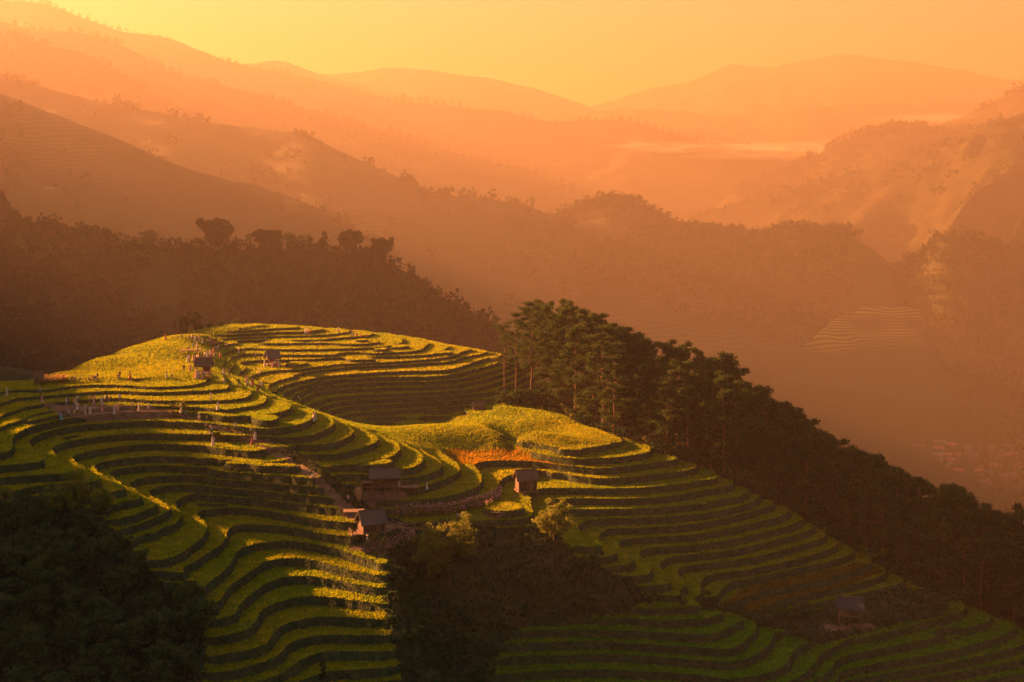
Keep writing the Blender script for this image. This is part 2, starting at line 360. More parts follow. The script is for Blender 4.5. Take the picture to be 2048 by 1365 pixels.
# where the slope is not terraced (photo polygons on the hill surface, near/far limits in metres)
SMOOTH = [
 ([(60,764),(250,757),(420,757),(452,742),(440,722),(447,705),(415,690),(420,676),(480,655),(330,655),(60,740)], 300, 420),
 ([(690,868),(700,846),(730,835),(900,835),(960,795),(1200,800),(1245,884),(1135,899),(1048,884),(985,866),(1063,905),(1000,915),(950,915),(880,903),(850,900),(820,893),(790,880),(745,862)], 288, 334),
 ([(770,1060),(860,1043),(1000,1049),(1085,1060),(1110,1060),(1150,1110),(1215,1135),(1300,1190),(1400,1214),(1440,1222),(1490,1238),(1560,1258),(1640,1290),(1700,1272),(1900,1215),(1890,1190),(1810,1170),(1740,1190),(1560,1232),(1500,1236),(1450,1220),(1400,1200),(1392,1212),(1250,1207),(1250,1230),(1050,1250),(1010,1280),(960,1400),(815,1400),(770,1230),(785,1120)], 150, 300),
 ([(-200,985),(50,985),(130,1000),(200,1035),(250,1075),(310,1150),(345,1175),(385,1205),(400,1240),(412,1320),(400,1365),(380,1450),(-300,1500)], 100, 260),
 ([(450,870),(500,885),(560,905),(614,935),(654,965),(690,1008),(706,1022),(780,1060),(840,1060),(740,1012),(690,975),(650,938),(600,906),(548,893),(500,880)], 200, 300),
]
DIRT = [([(470,872),(500,884),(548,897),(610,930),(650,962),(690,1000),(712,1020),(760,1045),(860,1052),(860,1058),(770,1062),(700,1036),(672,1008),(640,968),(600,935),(540,902)], 200, 300),
        ([(90,806),(200,808),(300,811),(345,822),(345,828),(290,832),(200,836),(120,832)], 255, 300),
        ([(700,1080),(790,1085),(795,1103),(760,1108),(700,1100)], 200, 260),
        ([(735,965),(830,985),(745,1005),(715,1005)], 230, 290),
        ([(1640,1252),(1740,1246),(1760,1254),(1650,1264)], 200, 300)]

def clip_levels(V, T, S, levels):
    """split triangles along iso-values of scalar column S (index into V columns)"""
    for L in levels:
        s = V[:, S] - L
        s = np.where(np.abs(s) < 1e-5, 1e-5, s)
        st = s[T] > 0; n = st.sum(1)
        for want in (1, 2):
            cr = np.where(n == want)[0] if want == 1 else np.where(n == 2)[0]
        cross = (n == 1) | (n == 2)
        if not cross.any(): continue
        K = T[~cross]; X = T[cross]; sx = st[cross]; nx_ = n[cross]
        lone = np.where(nx_ == 1, np.argmax(sx, 1), np.argmin(sx, 1))
        r = np.arange(len(X))
        a = X[r, lone]; b = X[r, (lone + 1) % 3]; c = X[r, (lone + 2) % 3]
        def cut(p, q):
            lo = np.minimum(p, q); hi = np.maximum(p, q)
            return lo, hi
        e1 = cut(a, b); e2 = cut(a, c)
        lo = np.concatenate([e1[0], e2[0]]); hi = np.concatenate([e1[1], e2[1]])
        key = lo.astype(np.int64) * (len(V) + 1) + hi
        uk, first, inv = np.unique(key, return_index=True, return_inverse=True)
        l = lo[first]; g = hi[first]
        t = s[l] / (s[l] - s[g])
        NV = V[l] + (V[g] - V[l]) * t[:, None]
        NV[:, S] = L
        base = len(V); V = np.concatenate([V, NV])
        m1 = base + inv[:len(a)]; m2 = base + inv[len(a):]
        T = np.concatenate([K, np.stack([a, m1, m2], 1), np.stack([m1, b, c], 1), np.stack([m1, c, m2], 1)])
    return V, T

def field_grid(y0, y1, step):
    xs = np.arange(X0, X1 + .01, step); ys = np.arange(y0, y1 + .01, step)
    gx, gy = np.meshgrid(xs, ys); return gx, gy

def masks(x, y, hh):
    px, py = proj_px(x, y, hh)
    A = np.ones(x.shape)
    for poly, n0, n1 in SMOOTH:
        A[in_poly(px, py, poly) & (y > n0) & (y < n1)] = 0
    A[(y > 405) | (y < 165)] = 0
    return A, px, py

TERR = {}
def build_patch(name, y0, y1, step, levels):
    gx, gy = field_grid(y0, y1, step)
    hh = h_at(gx, gy)
    wob = fbm(gx / 9.0, gy / 9.0, 3, 5) * 0.10
    hh = hh + wob * 0.9
    A, px, py = masks(gx, gy, hh)
    if True:   # right-hand pine slope: not terraced
        R = pine_side(gx, gy); A = A * (1 - R)
    k = np.array([1, 2, 1]) / 4.0
    for _ in range(3):
        A[1:-1] = k[0] * A[:-2] + k[1] * A[1:-1] + k[2] * A[2:]; A[:, 1:-1] = k[0] * A[:, :-2] + k[1] * A[:, 1:-1] + k[2] * A[:, 2:]
    gyy, gxx = np.gradient(hh, step); sl = np.hypot(gxx, gyy)
    lv = np.array(levels)
    # u: level coordinate
    u = np.interp(hh, lv, np.arange(len(lv), dtype=float))
    lh = np.gradient(lv)[np.clip(u.astype(int), 0, len(lv) - 1)]
    w = np.clip((0.42 + 0.25 * fbm(gx / 6, gy / 6, 2, 11)) * sl / lh, 0.03, 0.55)
    V = np.stack([gx.ravel(), gy.ravel(), u.ravel(), (u + w).ravel(), w.ravel(), A.ravel(), hh.ravel(), px.ravel(), py.ravel()], 1)
    ny, nx = gx.shape
    i = np.arange(ny - 1)[:, None] * nx + np.arange(nx - 1)[None, :]
    i = i.ravel()
    flip = ((i % nx) + (i // nx)) % 2 == 0
    Ta = np.concatenate([np.stack([i[flip], i[flip] + 1, i[flip] + nx + 1], 1), np.stack([i[flip], i[flip] + nx + 1, i[flip] + nx], 1),
                         np.stack([i[~flip], i[~flip] + 1, i[~flip] + nx], 1), np.stack([i[~flip] + 1, i[~flip] + nx + 1, i[~flip] + nx], 1)])
    ms = np.arange(1, len(levels) - 1)
    V, Ta = clip_levels(V, Ta, 2, ms)
    V, Ta = clip_levels(V, Ta, 3, ms)
    u = V[:, 2]; w = V[:, 3] - V[:, 2]; kf = np.floor(u + 1e-6); fr = u - kf
    tt = kf + np.clip((fr - (1 - w)) / w, 0, 1)
    zt = np.interp(tt, np.arange(len(lv)), lv)
    A = V[:, 5]
    z = zt * A + V[:, 6] * (1 - A)
    z = z + 0.05 * fbm(V[:, 0] / 1.7, V[:, 1] / 1.7, 2, 3)
    cu = V[Ta, 2].mean(1); cw = w[Ta].mean(1); cf = cu - np.floor(cu)
    ris = cf > (1 - cw); cA = A[Ta].mean(1)
    P = np.stack([V[:, 0], V[:, 1], z], 1)
    cx = P[Ta, 0].mean(1); cyy = P[Ta, 1].mean(1); cpx = V[Ta, 7].mean(1); cpy = V[Ta, 8].mean(1)
    mi = np.where(ris, 1, 0)
    mi[cA < 0.5] = 2
    # lit smooth fields keep rice
    for q in (0, 1):
        poly, n0, n1 = SMOOTH[q]
        s_ = in_poly(cpx, cpy, poly) & (cyy > n0) & (cyy < n1); mi[s_] = 0
    mi[(pine_side(cx, cyy) > 0.5)] = 2
    mi[(cyy < 165) | (cyy > 402)] = 2
    for poly, n0, n1 in DIRT:
        mi[in_poly(cpx, cpy, poly) & (cyy > n0) & (cyy < n1)] = 3
    # field tones: each level parcel its own ripeness
    kk = kf
    r = vnoise(kk * 7.31 + 3, np.floor(V[:, 0] / 40) * 0 + kk * 1.7, 9)
    ripe = 0.5 + 0.5 * fbm(V[:, 0] / 45, V[:, 1] / 45, 2, 21) + (r - 0.5) * 0.5
    ripe = np.clip(ripe, 0, 1)[:, None]
    tone = (1 - ripe) * np.array([[0.66, 0.88, 0.8]]) + ripe * np.array([[1.12, 0.95, 0.75]])
    px_, py_ = V[:, 7], V[:, 8]
    org = in_poly(px_, py_, [(883,903),(960,893),(1030,896),(1140,928),(1140,932),(1070,926),(1010,924),(965,926),(950,933),(925,925)])
    tone[org & (V[:, 1] > 270) & (V[:, 1] < 300)] = (1.25, 0.62, 0.5)
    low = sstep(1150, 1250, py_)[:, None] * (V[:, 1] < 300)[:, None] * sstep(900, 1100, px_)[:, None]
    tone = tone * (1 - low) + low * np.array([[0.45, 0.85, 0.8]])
    bare = in_poly(px_, py_, [(1440,1205),(1500,1160),(1600,1142),(1700,1118),(1770,1140),(1700,1170),(1600,1200),(1500,1232),(1450,1224)])
    tone[bare & (V[:, 1] < 300)] = (0.6, 0.36, 0.6)
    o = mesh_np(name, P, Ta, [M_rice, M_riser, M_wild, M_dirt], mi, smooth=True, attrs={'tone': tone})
    # sharp lips: split normals by material border
    tag(o, kind='structure')
    return o, P, Ta, mi, V

# pine slope boundary: line through the right-hand ends of the terraces in world coordinates
TIPS = [(dN(0),1243,884),(dN(1),1300,903),(dN(2),1352,919),(dN(3),1393,934),(dN(4),1434,950),(dN(5),1470,967),(dN(6),1498,983),(dN(7),1520,995),(dN(8),1549,1005),(dN(9),1581,1016),
        (dN(10),1610,1031),(dN(11),1629,1046),(dN(12),1656,1062),(dN(13),1676,1078),(dN(14),1708,1096),(dN(15),1744,1124),(dN(16),1776,1143),(dN(17),1808,1162),(dN(18),1894,1203),(dN(19),1932,1206),(dN(20),1984,1228),(dN(21),2037,1252),(dN(22),2095,1266)]
TW = np.array([ray_drop(px, py, d)[:2] for d, px, py in TIPS])
TW = TW[np.argsort(TW[:, 0])]
_bx = np.array([-200, 0, 8, 25, 40] + list(TW[:, 0] + 1.0) + [230.0]); _by = np.array([600, 600, 338, 335, 327] + list(TW[:, 1] + 2.0) + [TW[-1, 1] - 25])
_o = np.argsort(_bx); _bx = _bx[_o]; _by = _by[_o]
def pine_side(x, y):
    """1 beyond the terraces' right-hand ends (pine slope), 0 on the fields; the bowl in the far distance is kept"""
    b = np.interp(x, _bx, _by)
    r = (y > b).astype(float)
    keep = (y > 332) & (x < np.interp(y, [332, 345, 365, 385, 600], [-8, -2, 3, 5, 5]))
    return np.where(keep, 0.0, r)

hill_front, PF, TF, MF, VF = build_patch('hill', Y0 + 8, YS, 1.0, LEV_F)
hill_top, PT, TT_, MT, VT = build_patch('hill', YS, Y1 - 5, 1.0, LEV_T)

# ------------------------------------------------------------------ far valley: ridges, valley floor
M_far1 = noise_mat('hillside_green', (0.018, 0.026, 0.010), (0.055, 0.052, 0.022), 0.012, bump=0.8, bscale=0.08)
M_far2 = noise_mat('hillside_grass', (0.014, 0.018, 0.006), (0.040, 0.034, 0.012), 0.03, bump=0.6, bscale=0.05)
M_valley = noise_mat('valley_fields', (0.05, 0.05, 0.02), (0.16, 0.12, 0.05), 0.01, bump=0.4, bscale=0.05)
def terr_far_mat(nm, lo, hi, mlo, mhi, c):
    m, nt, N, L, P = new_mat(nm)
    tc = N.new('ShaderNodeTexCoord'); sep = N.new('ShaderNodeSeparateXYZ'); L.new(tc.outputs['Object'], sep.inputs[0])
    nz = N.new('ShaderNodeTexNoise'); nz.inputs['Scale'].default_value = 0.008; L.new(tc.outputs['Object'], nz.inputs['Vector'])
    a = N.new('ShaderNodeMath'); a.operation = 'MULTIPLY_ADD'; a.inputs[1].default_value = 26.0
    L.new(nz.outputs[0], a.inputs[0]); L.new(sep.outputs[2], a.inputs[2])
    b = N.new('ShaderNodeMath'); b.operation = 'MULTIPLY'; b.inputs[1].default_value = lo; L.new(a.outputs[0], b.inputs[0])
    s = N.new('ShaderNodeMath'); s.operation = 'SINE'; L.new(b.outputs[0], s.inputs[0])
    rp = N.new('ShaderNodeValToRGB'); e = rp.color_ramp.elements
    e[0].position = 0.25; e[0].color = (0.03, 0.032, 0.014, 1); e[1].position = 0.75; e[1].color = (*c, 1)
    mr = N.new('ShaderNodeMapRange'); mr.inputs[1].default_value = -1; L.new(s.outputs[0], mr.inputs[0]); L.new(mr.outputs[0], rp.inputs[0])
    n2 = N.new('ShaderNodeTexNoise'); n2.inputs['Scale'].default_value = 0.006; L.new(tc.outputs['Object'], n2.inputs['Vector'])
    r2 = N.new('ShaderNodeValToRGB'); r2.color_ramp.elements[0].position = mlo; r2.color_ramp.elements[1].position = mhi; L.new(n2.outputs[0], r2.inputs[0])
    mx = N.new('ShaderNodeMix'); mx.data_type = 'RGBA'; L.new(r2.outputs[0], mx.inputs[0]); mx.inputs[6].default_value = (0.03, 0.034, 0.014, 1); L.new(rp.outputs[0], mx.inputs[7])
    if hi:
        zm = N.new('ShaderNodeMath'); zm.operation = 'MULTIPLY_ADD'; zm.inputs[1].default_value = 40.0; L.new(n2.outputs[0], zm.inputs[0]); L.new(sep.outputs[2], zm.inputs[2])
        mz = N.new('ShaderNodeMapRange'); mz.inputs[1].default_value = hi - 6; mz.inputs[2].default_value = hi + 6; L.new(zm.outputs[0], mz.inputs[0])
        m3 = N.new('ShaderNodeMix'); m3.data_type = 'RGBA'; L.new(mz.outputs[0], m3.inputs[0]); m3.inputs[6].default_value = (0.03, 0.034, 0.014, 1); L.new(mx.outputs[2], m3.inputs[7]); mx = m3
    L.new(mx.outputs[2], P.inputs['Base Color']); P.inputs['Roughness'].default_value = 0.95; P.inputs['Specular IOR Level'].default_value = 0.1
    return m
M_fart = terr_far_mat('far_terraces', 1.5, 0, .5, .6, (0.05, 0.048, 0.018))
M_fart2 = terr_far_mat('lit_far_terraces', 1.9, -98.0, .40, .48, (0.20, 0.17, 0.03))  # brighter copy: sunlight on the shelf is put into the stripe colour

FARM = {}
def ridge(name, pl, front, fslope, back, bslope, mat, spur=0.2, bump=3.0, step=8.0, skew=0.0, seed=0, scurve=0.0, nf=60, terr=0):
    """crest polyline: (photo x, photo y, distance); front/back: horizontal run of the slopes; slopes in rise/run"""
    k = float(np.interp(pl[len(pl) // 2][2], [640, 910, 1000, 1400, 1580, 1900, 2300, 2900, 5200], [1.2, 1.65, 1.7, 1.5, 1.3, 1.6, 1.65, 1.7, 1.6]))      # true distance scale of this ridge
    P = np.array([unproj(p[0], p[1], p[2] * k) for p in pl])
    front *= k; back *= k; step *= k; bump *= k ** .5
    seg = np.r_[0, np.cumsum(np.hypot(np.diff(P[:, 0]), np.diff(P[:, 1])))]
    n = max(40, int(seg[-1] / step)); s = np.linspace(0, seg[-1], n)
    cx, cy_, cz = (np.interp(s, seg, P[:, i]) for i in range(3))
    ker = np.ones(5) / 5
    for a in (cx, cy_, cz): a[2:-2] = np.convolve(a, ker, 'valid')
    t = np.r_[-np.linspace(1, 0, nf) ** 1.3, np.linspace(0, 1, nf // 3)[1:]]
    S, Tt = np.meshgrid(s, t)
    CX, CY, CZ = (np.broadcast_to(a, S.shape) for a in (cx, cy_, cz))
    run = np.where(Tt < 0, -Tt * front, Tt * back)
    dirx = CX / np.hypot(CX, CY); diry = CY / np.hypot(CX, CY)
    sgn = np.where(Tt < 0, -1, 1)
    x = CX + (dirx * 1.0 + skew * diry) * run * sgn; y = CY + (diry - skew * dirx) * run * sgn
    slope = np.where(Tt < 0, fslope * (1 + scurve * (-Tt - 0.5)), bslope)
    sp = (np.abs(fbm(S / 260.0 + seed, run / 900.0, 4, seed)) - 0.25)
    d = run * slope
    z = CZ - d - sp * d * spur * 2.2 + fbm(x / 90.0, y / 90.0, 4, seed + 3) * bump * np.clip(run / 60, 0, 1) * 3 + fbm(x / 14.0, y / 14.0, 3, seed + 5) * bump * 0.5
    if terr:
        zt = np.floor(z / terr) * terr + terr * np.clip(((z / terr) % 1 - 0.6) / 0.4, 0, 1); z = zt
    V = np.stack([x.ravel(), y.ravel(), z.ravel()], 1)
    ny, nx = S.shape
    i = (np.arange(ny - 1)[:, None] * nx + np.arange(nx - 1)[None, :]).ravel()
    Q = np.stack([i, i + 1, i + nx + 1, i + nx], 1)
    o = mesh_np(name, V, Q, [mat], smooth=True); tag(o, kind='structure')
    FARM[name + str(seed)] = (S, Tt, x, y, z, o)
    return o

# the dark wooded hill straight behind the terraces
ridge('hill', [(-420,560,640),(-200,480,640),(0,430,640),(100,462,640),(240,486,640),(300,502,630),(400,505,620),(480,500,620),(560,498,615),(700,505,610),(770,520,605),(830,560,600),(880,592,595),(940,632,590),(990,668,585),(1040,720,580),(1100,800,575)],
      260, 0.62, 200, 0.5, M_far1, 0.12, 2.0, 4.0, 0.0, 1)
# shaded spur with far terraces at the left
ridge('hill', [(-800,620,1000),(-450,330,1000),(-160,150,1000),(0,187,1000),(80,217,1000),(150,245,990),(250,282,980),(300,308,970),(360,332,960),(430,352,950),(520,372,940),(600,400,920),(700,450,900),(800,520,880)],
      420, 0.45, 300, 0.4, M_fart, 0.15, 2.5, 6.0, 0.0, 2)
# long wooded ridge crossing the middle
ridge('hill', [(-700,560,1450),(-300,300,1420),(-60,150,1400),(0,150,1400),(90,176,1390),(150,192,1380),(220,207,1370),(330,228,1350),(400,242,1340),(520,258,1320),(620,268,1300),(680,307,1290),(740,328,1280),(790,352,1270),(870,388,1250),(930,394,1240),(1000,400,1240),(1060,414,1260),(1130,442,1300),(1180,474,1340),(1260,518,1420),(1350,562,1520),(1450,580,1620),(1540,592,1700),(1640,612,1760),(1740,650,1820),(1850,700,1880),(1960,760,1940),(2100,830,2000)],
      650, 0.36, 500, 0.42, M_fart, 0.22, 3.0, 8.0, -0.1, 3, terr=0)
ridge('hill', [(-700,500,1900),(-300,250,1900),(-60,65,1900),(0,64,1900),(60,82,1890),(120,97,1880),(180,108,1870),(240,152,1860),(330,207,1850),(430,262,1840),(560,330,1830)],
      500, 0.45, 500, 0.4, M_far1, 0.2, 5.0, 12.0, 0.0, 4)
ridge('mountain', [(-800,460,2250),(-300,200,2250),(-60,36,2200),(0,37,2200),(70,70,2200),(110,60,2200),(160,63,2200),(250,92,2200),(350,152,2200),(500,182,2200),(600,217,2200),(700,237,2200),(800,272,2200),(900,302,2200),(1000,327,2180),(1100,357,2160),(1200,392,2150),(1300,440,2100),(1400,500,2050)],
      900, 0.35, 600, 0.4, M_far1, 0.25, 6.0, 14.0, 0.0, 5)
ridge('mountain', [(-900,420,2900),(-400,200,2900),(-80,5,2900),(0,0,2900),(60,1,2900),(130,19,2900),(160,36,2900),(220,58,2900),(270,69,2900),(330,73,2900),(380,91,2900),(440,119,2900),(520,138,2880),(600,151,2860),(690,173,2840),(720,179,2830),(780,203,2820),(850,206,2800),(940,219,2800),(970,214,2800),(1020,226,2780),(1080,241,2760),(1150,246,2750),(1210,237,2750),(1260,244,2740),(1320,256,2720),(1370,281,2700),(1480,289,2680),(1600,330,2650),(1700,380,2600)],
      1000, 0.35, 700, 0.35, M_far1, 0.25, 8.0, 16.0, 0.0, 6)
ridge('mountain', [(380,110,3600),(445,119,3600),(500,133,3600),(530,121,3600),(555,117,3600),(580,126,3600),(620,143,3600),(660,157,3600),(720,168,3600),(850,212,3600),(1000,260,3600)],
      700, 0.35, 500, 0.4, M_far1, 0.25, 8.0, 16.0, 0.0, 7)
ridge('mountain', [(1250,255,3300),(1340,262,3300),(1380,253,3300),(1420,262,3300),(1480,287,3300),(1560,300,3300)], 500, 0.35, 400, 0.4, M_far1, 0.25, 6.0, 14.0, 0.0, 17)
ridge('mountain', [(600,146,4300),(680,150,4300),(740,141,4300),(780,134,4300),(850,140,4300),(930,151,4300),(1000,161,4300),(1060,176,4300),(1110,191,4300),(1170,213,4300),(1230,235,4300),(1330,270,4300)],
      900, 0.35, 500, 0.4, M_far1, 0.25, 12.0, 22.0, 0.0, 8)
ridge('mountain', [(1000,240,4000),(1110,243,4000),(1160,227,4000),(1200,219,4000),(1330,219,4000),(1400,226,4000),(1500,233,4000),(1600,217,3900),(1750,205,3900),(1900,207,3900),(2000,202,3900),(2200,195,3900),(2500,180,3900)],
      900, 0.3, 500, 0.4, M_far1, 0.25, 10.0, 20.0, 0.0, 9)
ridge('mountain', [(1100,235,5200),(1170,216,5200),(1230,201,5200),(1290,181,5200),(1310,175,5200),(1380,166,5200),(1400,156,5200),(1430,141,5200),(1480,129,5200),(1530,139,5200),(1600,126,5200),(1650,113,5200),(1700,107,5200),(1760,118,5200),(1830,123,5200),(1890,136,5200),(1950,146,5200),(2000,160,5200),(2048,159,5200),(2200,150,5200),(2500,170,5200)],
      1000, 0.35, 400, 0.4, M_far1, 0.25, 14.0, 26.0, 0.0, 10)
# right-hand side of the valley
ridge('mountain', [(2500,60,2600),(2200,120,2600),(2048,172,2600),(2000,196,2600),(1960,221,2600),(1900,241,2600),(1850,262,2600),(1800,300,2600),(1700,350,2600)],
      900, 0.4, 500, 0.4, M_far2, 0.3, 6.0, 14.0, 0.1, 11)
ridge('hill', [(2000,255,2350),(1900,262,2350),(1850,263,2350),(1800,246,2350),(1750,262,2350),(1715,266,2350),(1670,291,2340),(1600,327,2330),(1540,352,2320),(1490,370,2300),(1420,420,2250)],
      500, 0.42, 400, 0.4, M_far1, 0.2, 5.0, 10.0, 0.0, 12)
ridge('mountain', [(2700,60,1900),(2400,120,1900),(2200,175,1900),(2048,226,1900),(1960,255,1900),(1880,290,1910),(1800,318,1920),(1720,340,1930),(1600,372,1950),(1500,400,1980),(1400,432,2000),(1300,470,2000)],
      800, 0.36, 400, 0.35, M_far2, 0.38, 6.0, 7.0, 0.2, 13)
# low wooded knolls in the middle of the valley
ridge('hill', [(1000,520,1560),(1080,460,1560),(1140,427,1560),(1200,398,1560),(1250,402,1560),(1330,442,1550),(1350,457,1550),(1430,467,1540),(1520,472,1530),(1570,467,1520),(1600,456,1510),(1680,467,1500),(1710,472,1490),(1760,512,1480),(1800,540,1470),(1900,580,1460)],
      420, 0.42, 400, 0.4, M_fart, 0.3, 3.0, 7.0, 0.0, 14)
# pine-covered hill at the right edge
ridge('hill', [(2600,560,1250),(2300,530,1250),(2150,515,1250),(2048,507,1250),(2010,492,1250),(1950,472,1250),(1880,470,1250),(1830,517,1255),(1770,552,1265),(1730,580,1290),(1712,625,1350),(1712,680,1450),(1730,740,1560),(1760,800,1700)],
      420, 0.62, 300, 0.3, M_far1, 0.25, 2.5, 5.0, 0.0, 15)
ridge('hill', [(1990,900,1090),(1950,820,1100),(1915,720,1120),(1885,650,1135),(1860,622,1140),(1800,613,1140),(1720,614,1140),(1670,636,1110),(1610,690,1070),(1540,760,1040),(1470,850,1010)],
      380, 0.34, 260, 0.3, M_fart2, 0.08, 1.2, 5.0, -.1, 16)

# neighbouring hill at left, unseen; its crest is shaped to shade the lower steps
def shade_hill():
    us = Vector((-math.sin(math.radians(SUN_AZ)), math.cos(math.radians(SUN_AZ)))); uq = Vector((math.cos(math.radians(SUN_AZ)), math.sin(math.radians(SUN_AZ))))
    q = np.linspace(-300, 340, 500); d = np.linspace(-230, 320, 120); Qg, Dg = np.meshgrid(q, d)
    zc = np.interp(q, [-300, -150, 100, 130, 150, 163, 170, 173, 178, 181.5, 189, 196, 205, 220, 250, 290, 300, 315, 370], [240, 330, 320, 262, 196, 173.5, 168, 160.5, 160.5, 167.5, 167.7, 164.5, 157.7, 155.7, 151, 150, 130, 60, -60])
    zc = zc[None, :] - np.where(Dg < 0, -Dg * np.interp(Qg, [100, 220], [.5, 1.2]), Dg * .45) + fbm(Qg / 60, Dg / 60, 3, 77) * np.clip(np.abs(Dg) / 8, 0, 12)
    s = 600 + Dg
    x = us.x * s + uq.x * Qg; y = us.y * s + uq.y * Qg
    n1 = len(q); i = (np.arange(len(d) - 1)[:, None] * n1 + np.arange(n1 - 1)[None, :]).ravel()
    o = mesh_np('hill', np.stack([x.ravel(), y.ravel(), zc.ravel()], 1), np.stack([i, i + 1, i + n1 + 1, i + n1], 1), [M_far1], smooth=True); tag(o, kind='structure')
shade_hill()
# unseen mountain added further left to block horizon glow, kept below the sun line
def glow_block_mountain():
    us = Vector((-math.sin(math.radians(SUN_AZ)), math.cos(math.radians(SUN_AZ)))); uq = Vector((math.cos(math.radians(SUN_AZ)), math.sin(math.radians(SUN_AZ))))
    q = np.linspace(-1500, 1500, 200); d = np.linspace(-500, 900, 70); Qg, Dg = np.meshgrid(q, d)
    zc = np.interp(q, [-1500, -300, 100, 700, 850, 950, 1500], [440, 400, 352, 342, 100, -260, -300])[None, :] + fbm(Qg / 150, Dg / 400, 3, 57) * 10 - np.abs(Dg) * .5 + fbm(Qg / 90, Dg / 90, 3, 59) * np.clip(np.abs(Dg) / 20, 0, 18)
    s = 1400 + Dg; x = us.x * s + uq.x * Qg; y = us.y * s + uq.y * Qg
    i = (np.arange(69)[:, None] * 200 + np.arange(199)[None, :]).ravel()
    o = mesh_np('mountain', np.stack([x.ravel(), y.ravel(), zc.ravel()], 1), np.stack([i, i + 1, i + 201, i + 200], 1), [M_far1], smooth=True); tag(o, kind='structure')
glow_block_mountain()
# unseen slope added behind and beside the camera to cut ambient light
def ambient_block_slope():
    a = np.linspace(math.radians(-128), math.radians(128), 160) - math.pi / 2; r = np.linspace(0, 1, 60)
    Ag, Rg = np.meshgrid(a, r); rr = 60 + Rg ** 1.5 * 1500
    x = np.cos(Ag) * rr; y = np.sin(Ag) * rr - 20
    side = np.clip(1 - (np.abs(Ag + math.pi / 2) - 1.55) / .68, 0, 1)
    z = 30 + (rr - 60) * .52 * side * np.clip(Rg * 6, 0, 1) + fbm(x / 120, y / 120, 4, 91) * 25 * np.clip(Rg * 4, 0, 1) - (1 - side) * 60
    z = np.minimum(z, 560)
    n1 = 160; i = (np.arange(59)[:, None] * n1 + np.arange(n1 - 1)[None, :]).ravel()
    o = mesh_np('mountain', np.stack([x.ravel(), y.ravel(), z.ravel()], 1), np.stack([i, i + n1, i + n1 + 1, i + 1], 1), [M_far1], smooth=True); tag(o, kind='structure')
ambient_block_slope()

# valley floor
fx = np.linspace(-14000, 14000, 200); fy = np.linspace(-2000, 15000, 220)
GX, GY = np.meshgrid(fx, fy)
GZ = -330 + fbm(GX / 900, GY / 900, 4, 40) * 20 + np.clip(GY - 4000, 0, 1e9) * 0.03
i = (np.arange(219)[:, None] * 200 + np.arange(199)[None, :]).ravel()
vf = mesh_np('ground', np.stack([GX.ravel(), GY.ravel(), GZ.ravel()], 1), np.stack([i, i + 1, i + 201, i + 200], 1), [M_valley], smooth=True)
tag(vf, kind='structure')

# ------------------------------------------------------------------ haze
HAZE_D = 0.00034
bpy.ops.mesh.primitive_cube_add(size=1, location=(0, 6500, 205))
hz = bpy.context.object; hz.name = 'haze'; hz.scale = (28600, 17200, 1180)
m = bpy.data.materials.new('haze'); m.use_nodes = True; m.node_tree.nodes.clear()
o_ = m.node_tree.nodes.new('ShaderNodeOutputMaterial'); v_ = m.node_tree.nodes.new('ShaderNodeVolumePrincipled')
v_.inputs['Density'].default_value = HAZE_D; v_.inputs['Color'].default_value = (0.27, 0.222, 0.18, 1); v_.inputs['Absorption Color'].default_value = (0.26, 0.105, 0.0, 1); v_.inputs['Anisotropy'].default_value = 0.35
m.node_tree.links.new(v_.outputs[0], o_.inputs['Volume'])
hz.data.materials.append(m); tag(hz, kind='stuff')

# low bank of mist lying in the far valley
import bmesh
bm_ = bmesh.new()
for (px_, py_, D_, hw, hh_, dp) in [(1330, 291, 4300, 150, 7, 170), (1450, 297, 4250, 230, 11, 230), (1600, 299, 4200, 240, 13, 260), (1720, 290, 4150, 150, 9, 180), (1530, 312, 4100, 170, 9, 170), (1870, 236, 4350, 130, 9, 150)]:
    c = Vector(unproj(px_, py_, D_)); g = bmesh.ops.create_icosphere(bm_, subdivisions=4, radius=1.0)
    for v in g['verts']:
        n_ = 1 + .35 * math.sin(v.co.x * 5 + px_) * math.cos(v.co.y * 4 + py_) + .2 * math.sin(v.co.x * 11 + v.co.z * 3)
        v.co = Vector((v.co.x * hw * n_, v.co.y * dp, v.co.z * hh_ * n_ * 1.5)) + c
me = bpy.data.meshes.new('mist'); bm_.to_mesh(me); bm_.free(); mist = bpy.data.objects.new('mist', me); C.objects.link(mist)
m = bpy.data.materials.new('mist'); m.use_nodes = True; m.node_tree.nodes.clear()
o_ = m.node_tree.nodes.new('ShaderNodeOutputMaterial'); v_ = m.node_tree.nodes.new('ShaderNodeVolumePrincipled')
v_.inputs['Density'].default_value = 0.0008; v_.inputs['Color'].default_value = (0.9, 0.9, 0.9, 1); v_.inputs['Anisotropy'].default_value = 0.3
m.node_tree.links.new(v_.outputs[0], o_.inputs['Volume']); me.materials.append(m); tag(mist, kind='stuff')

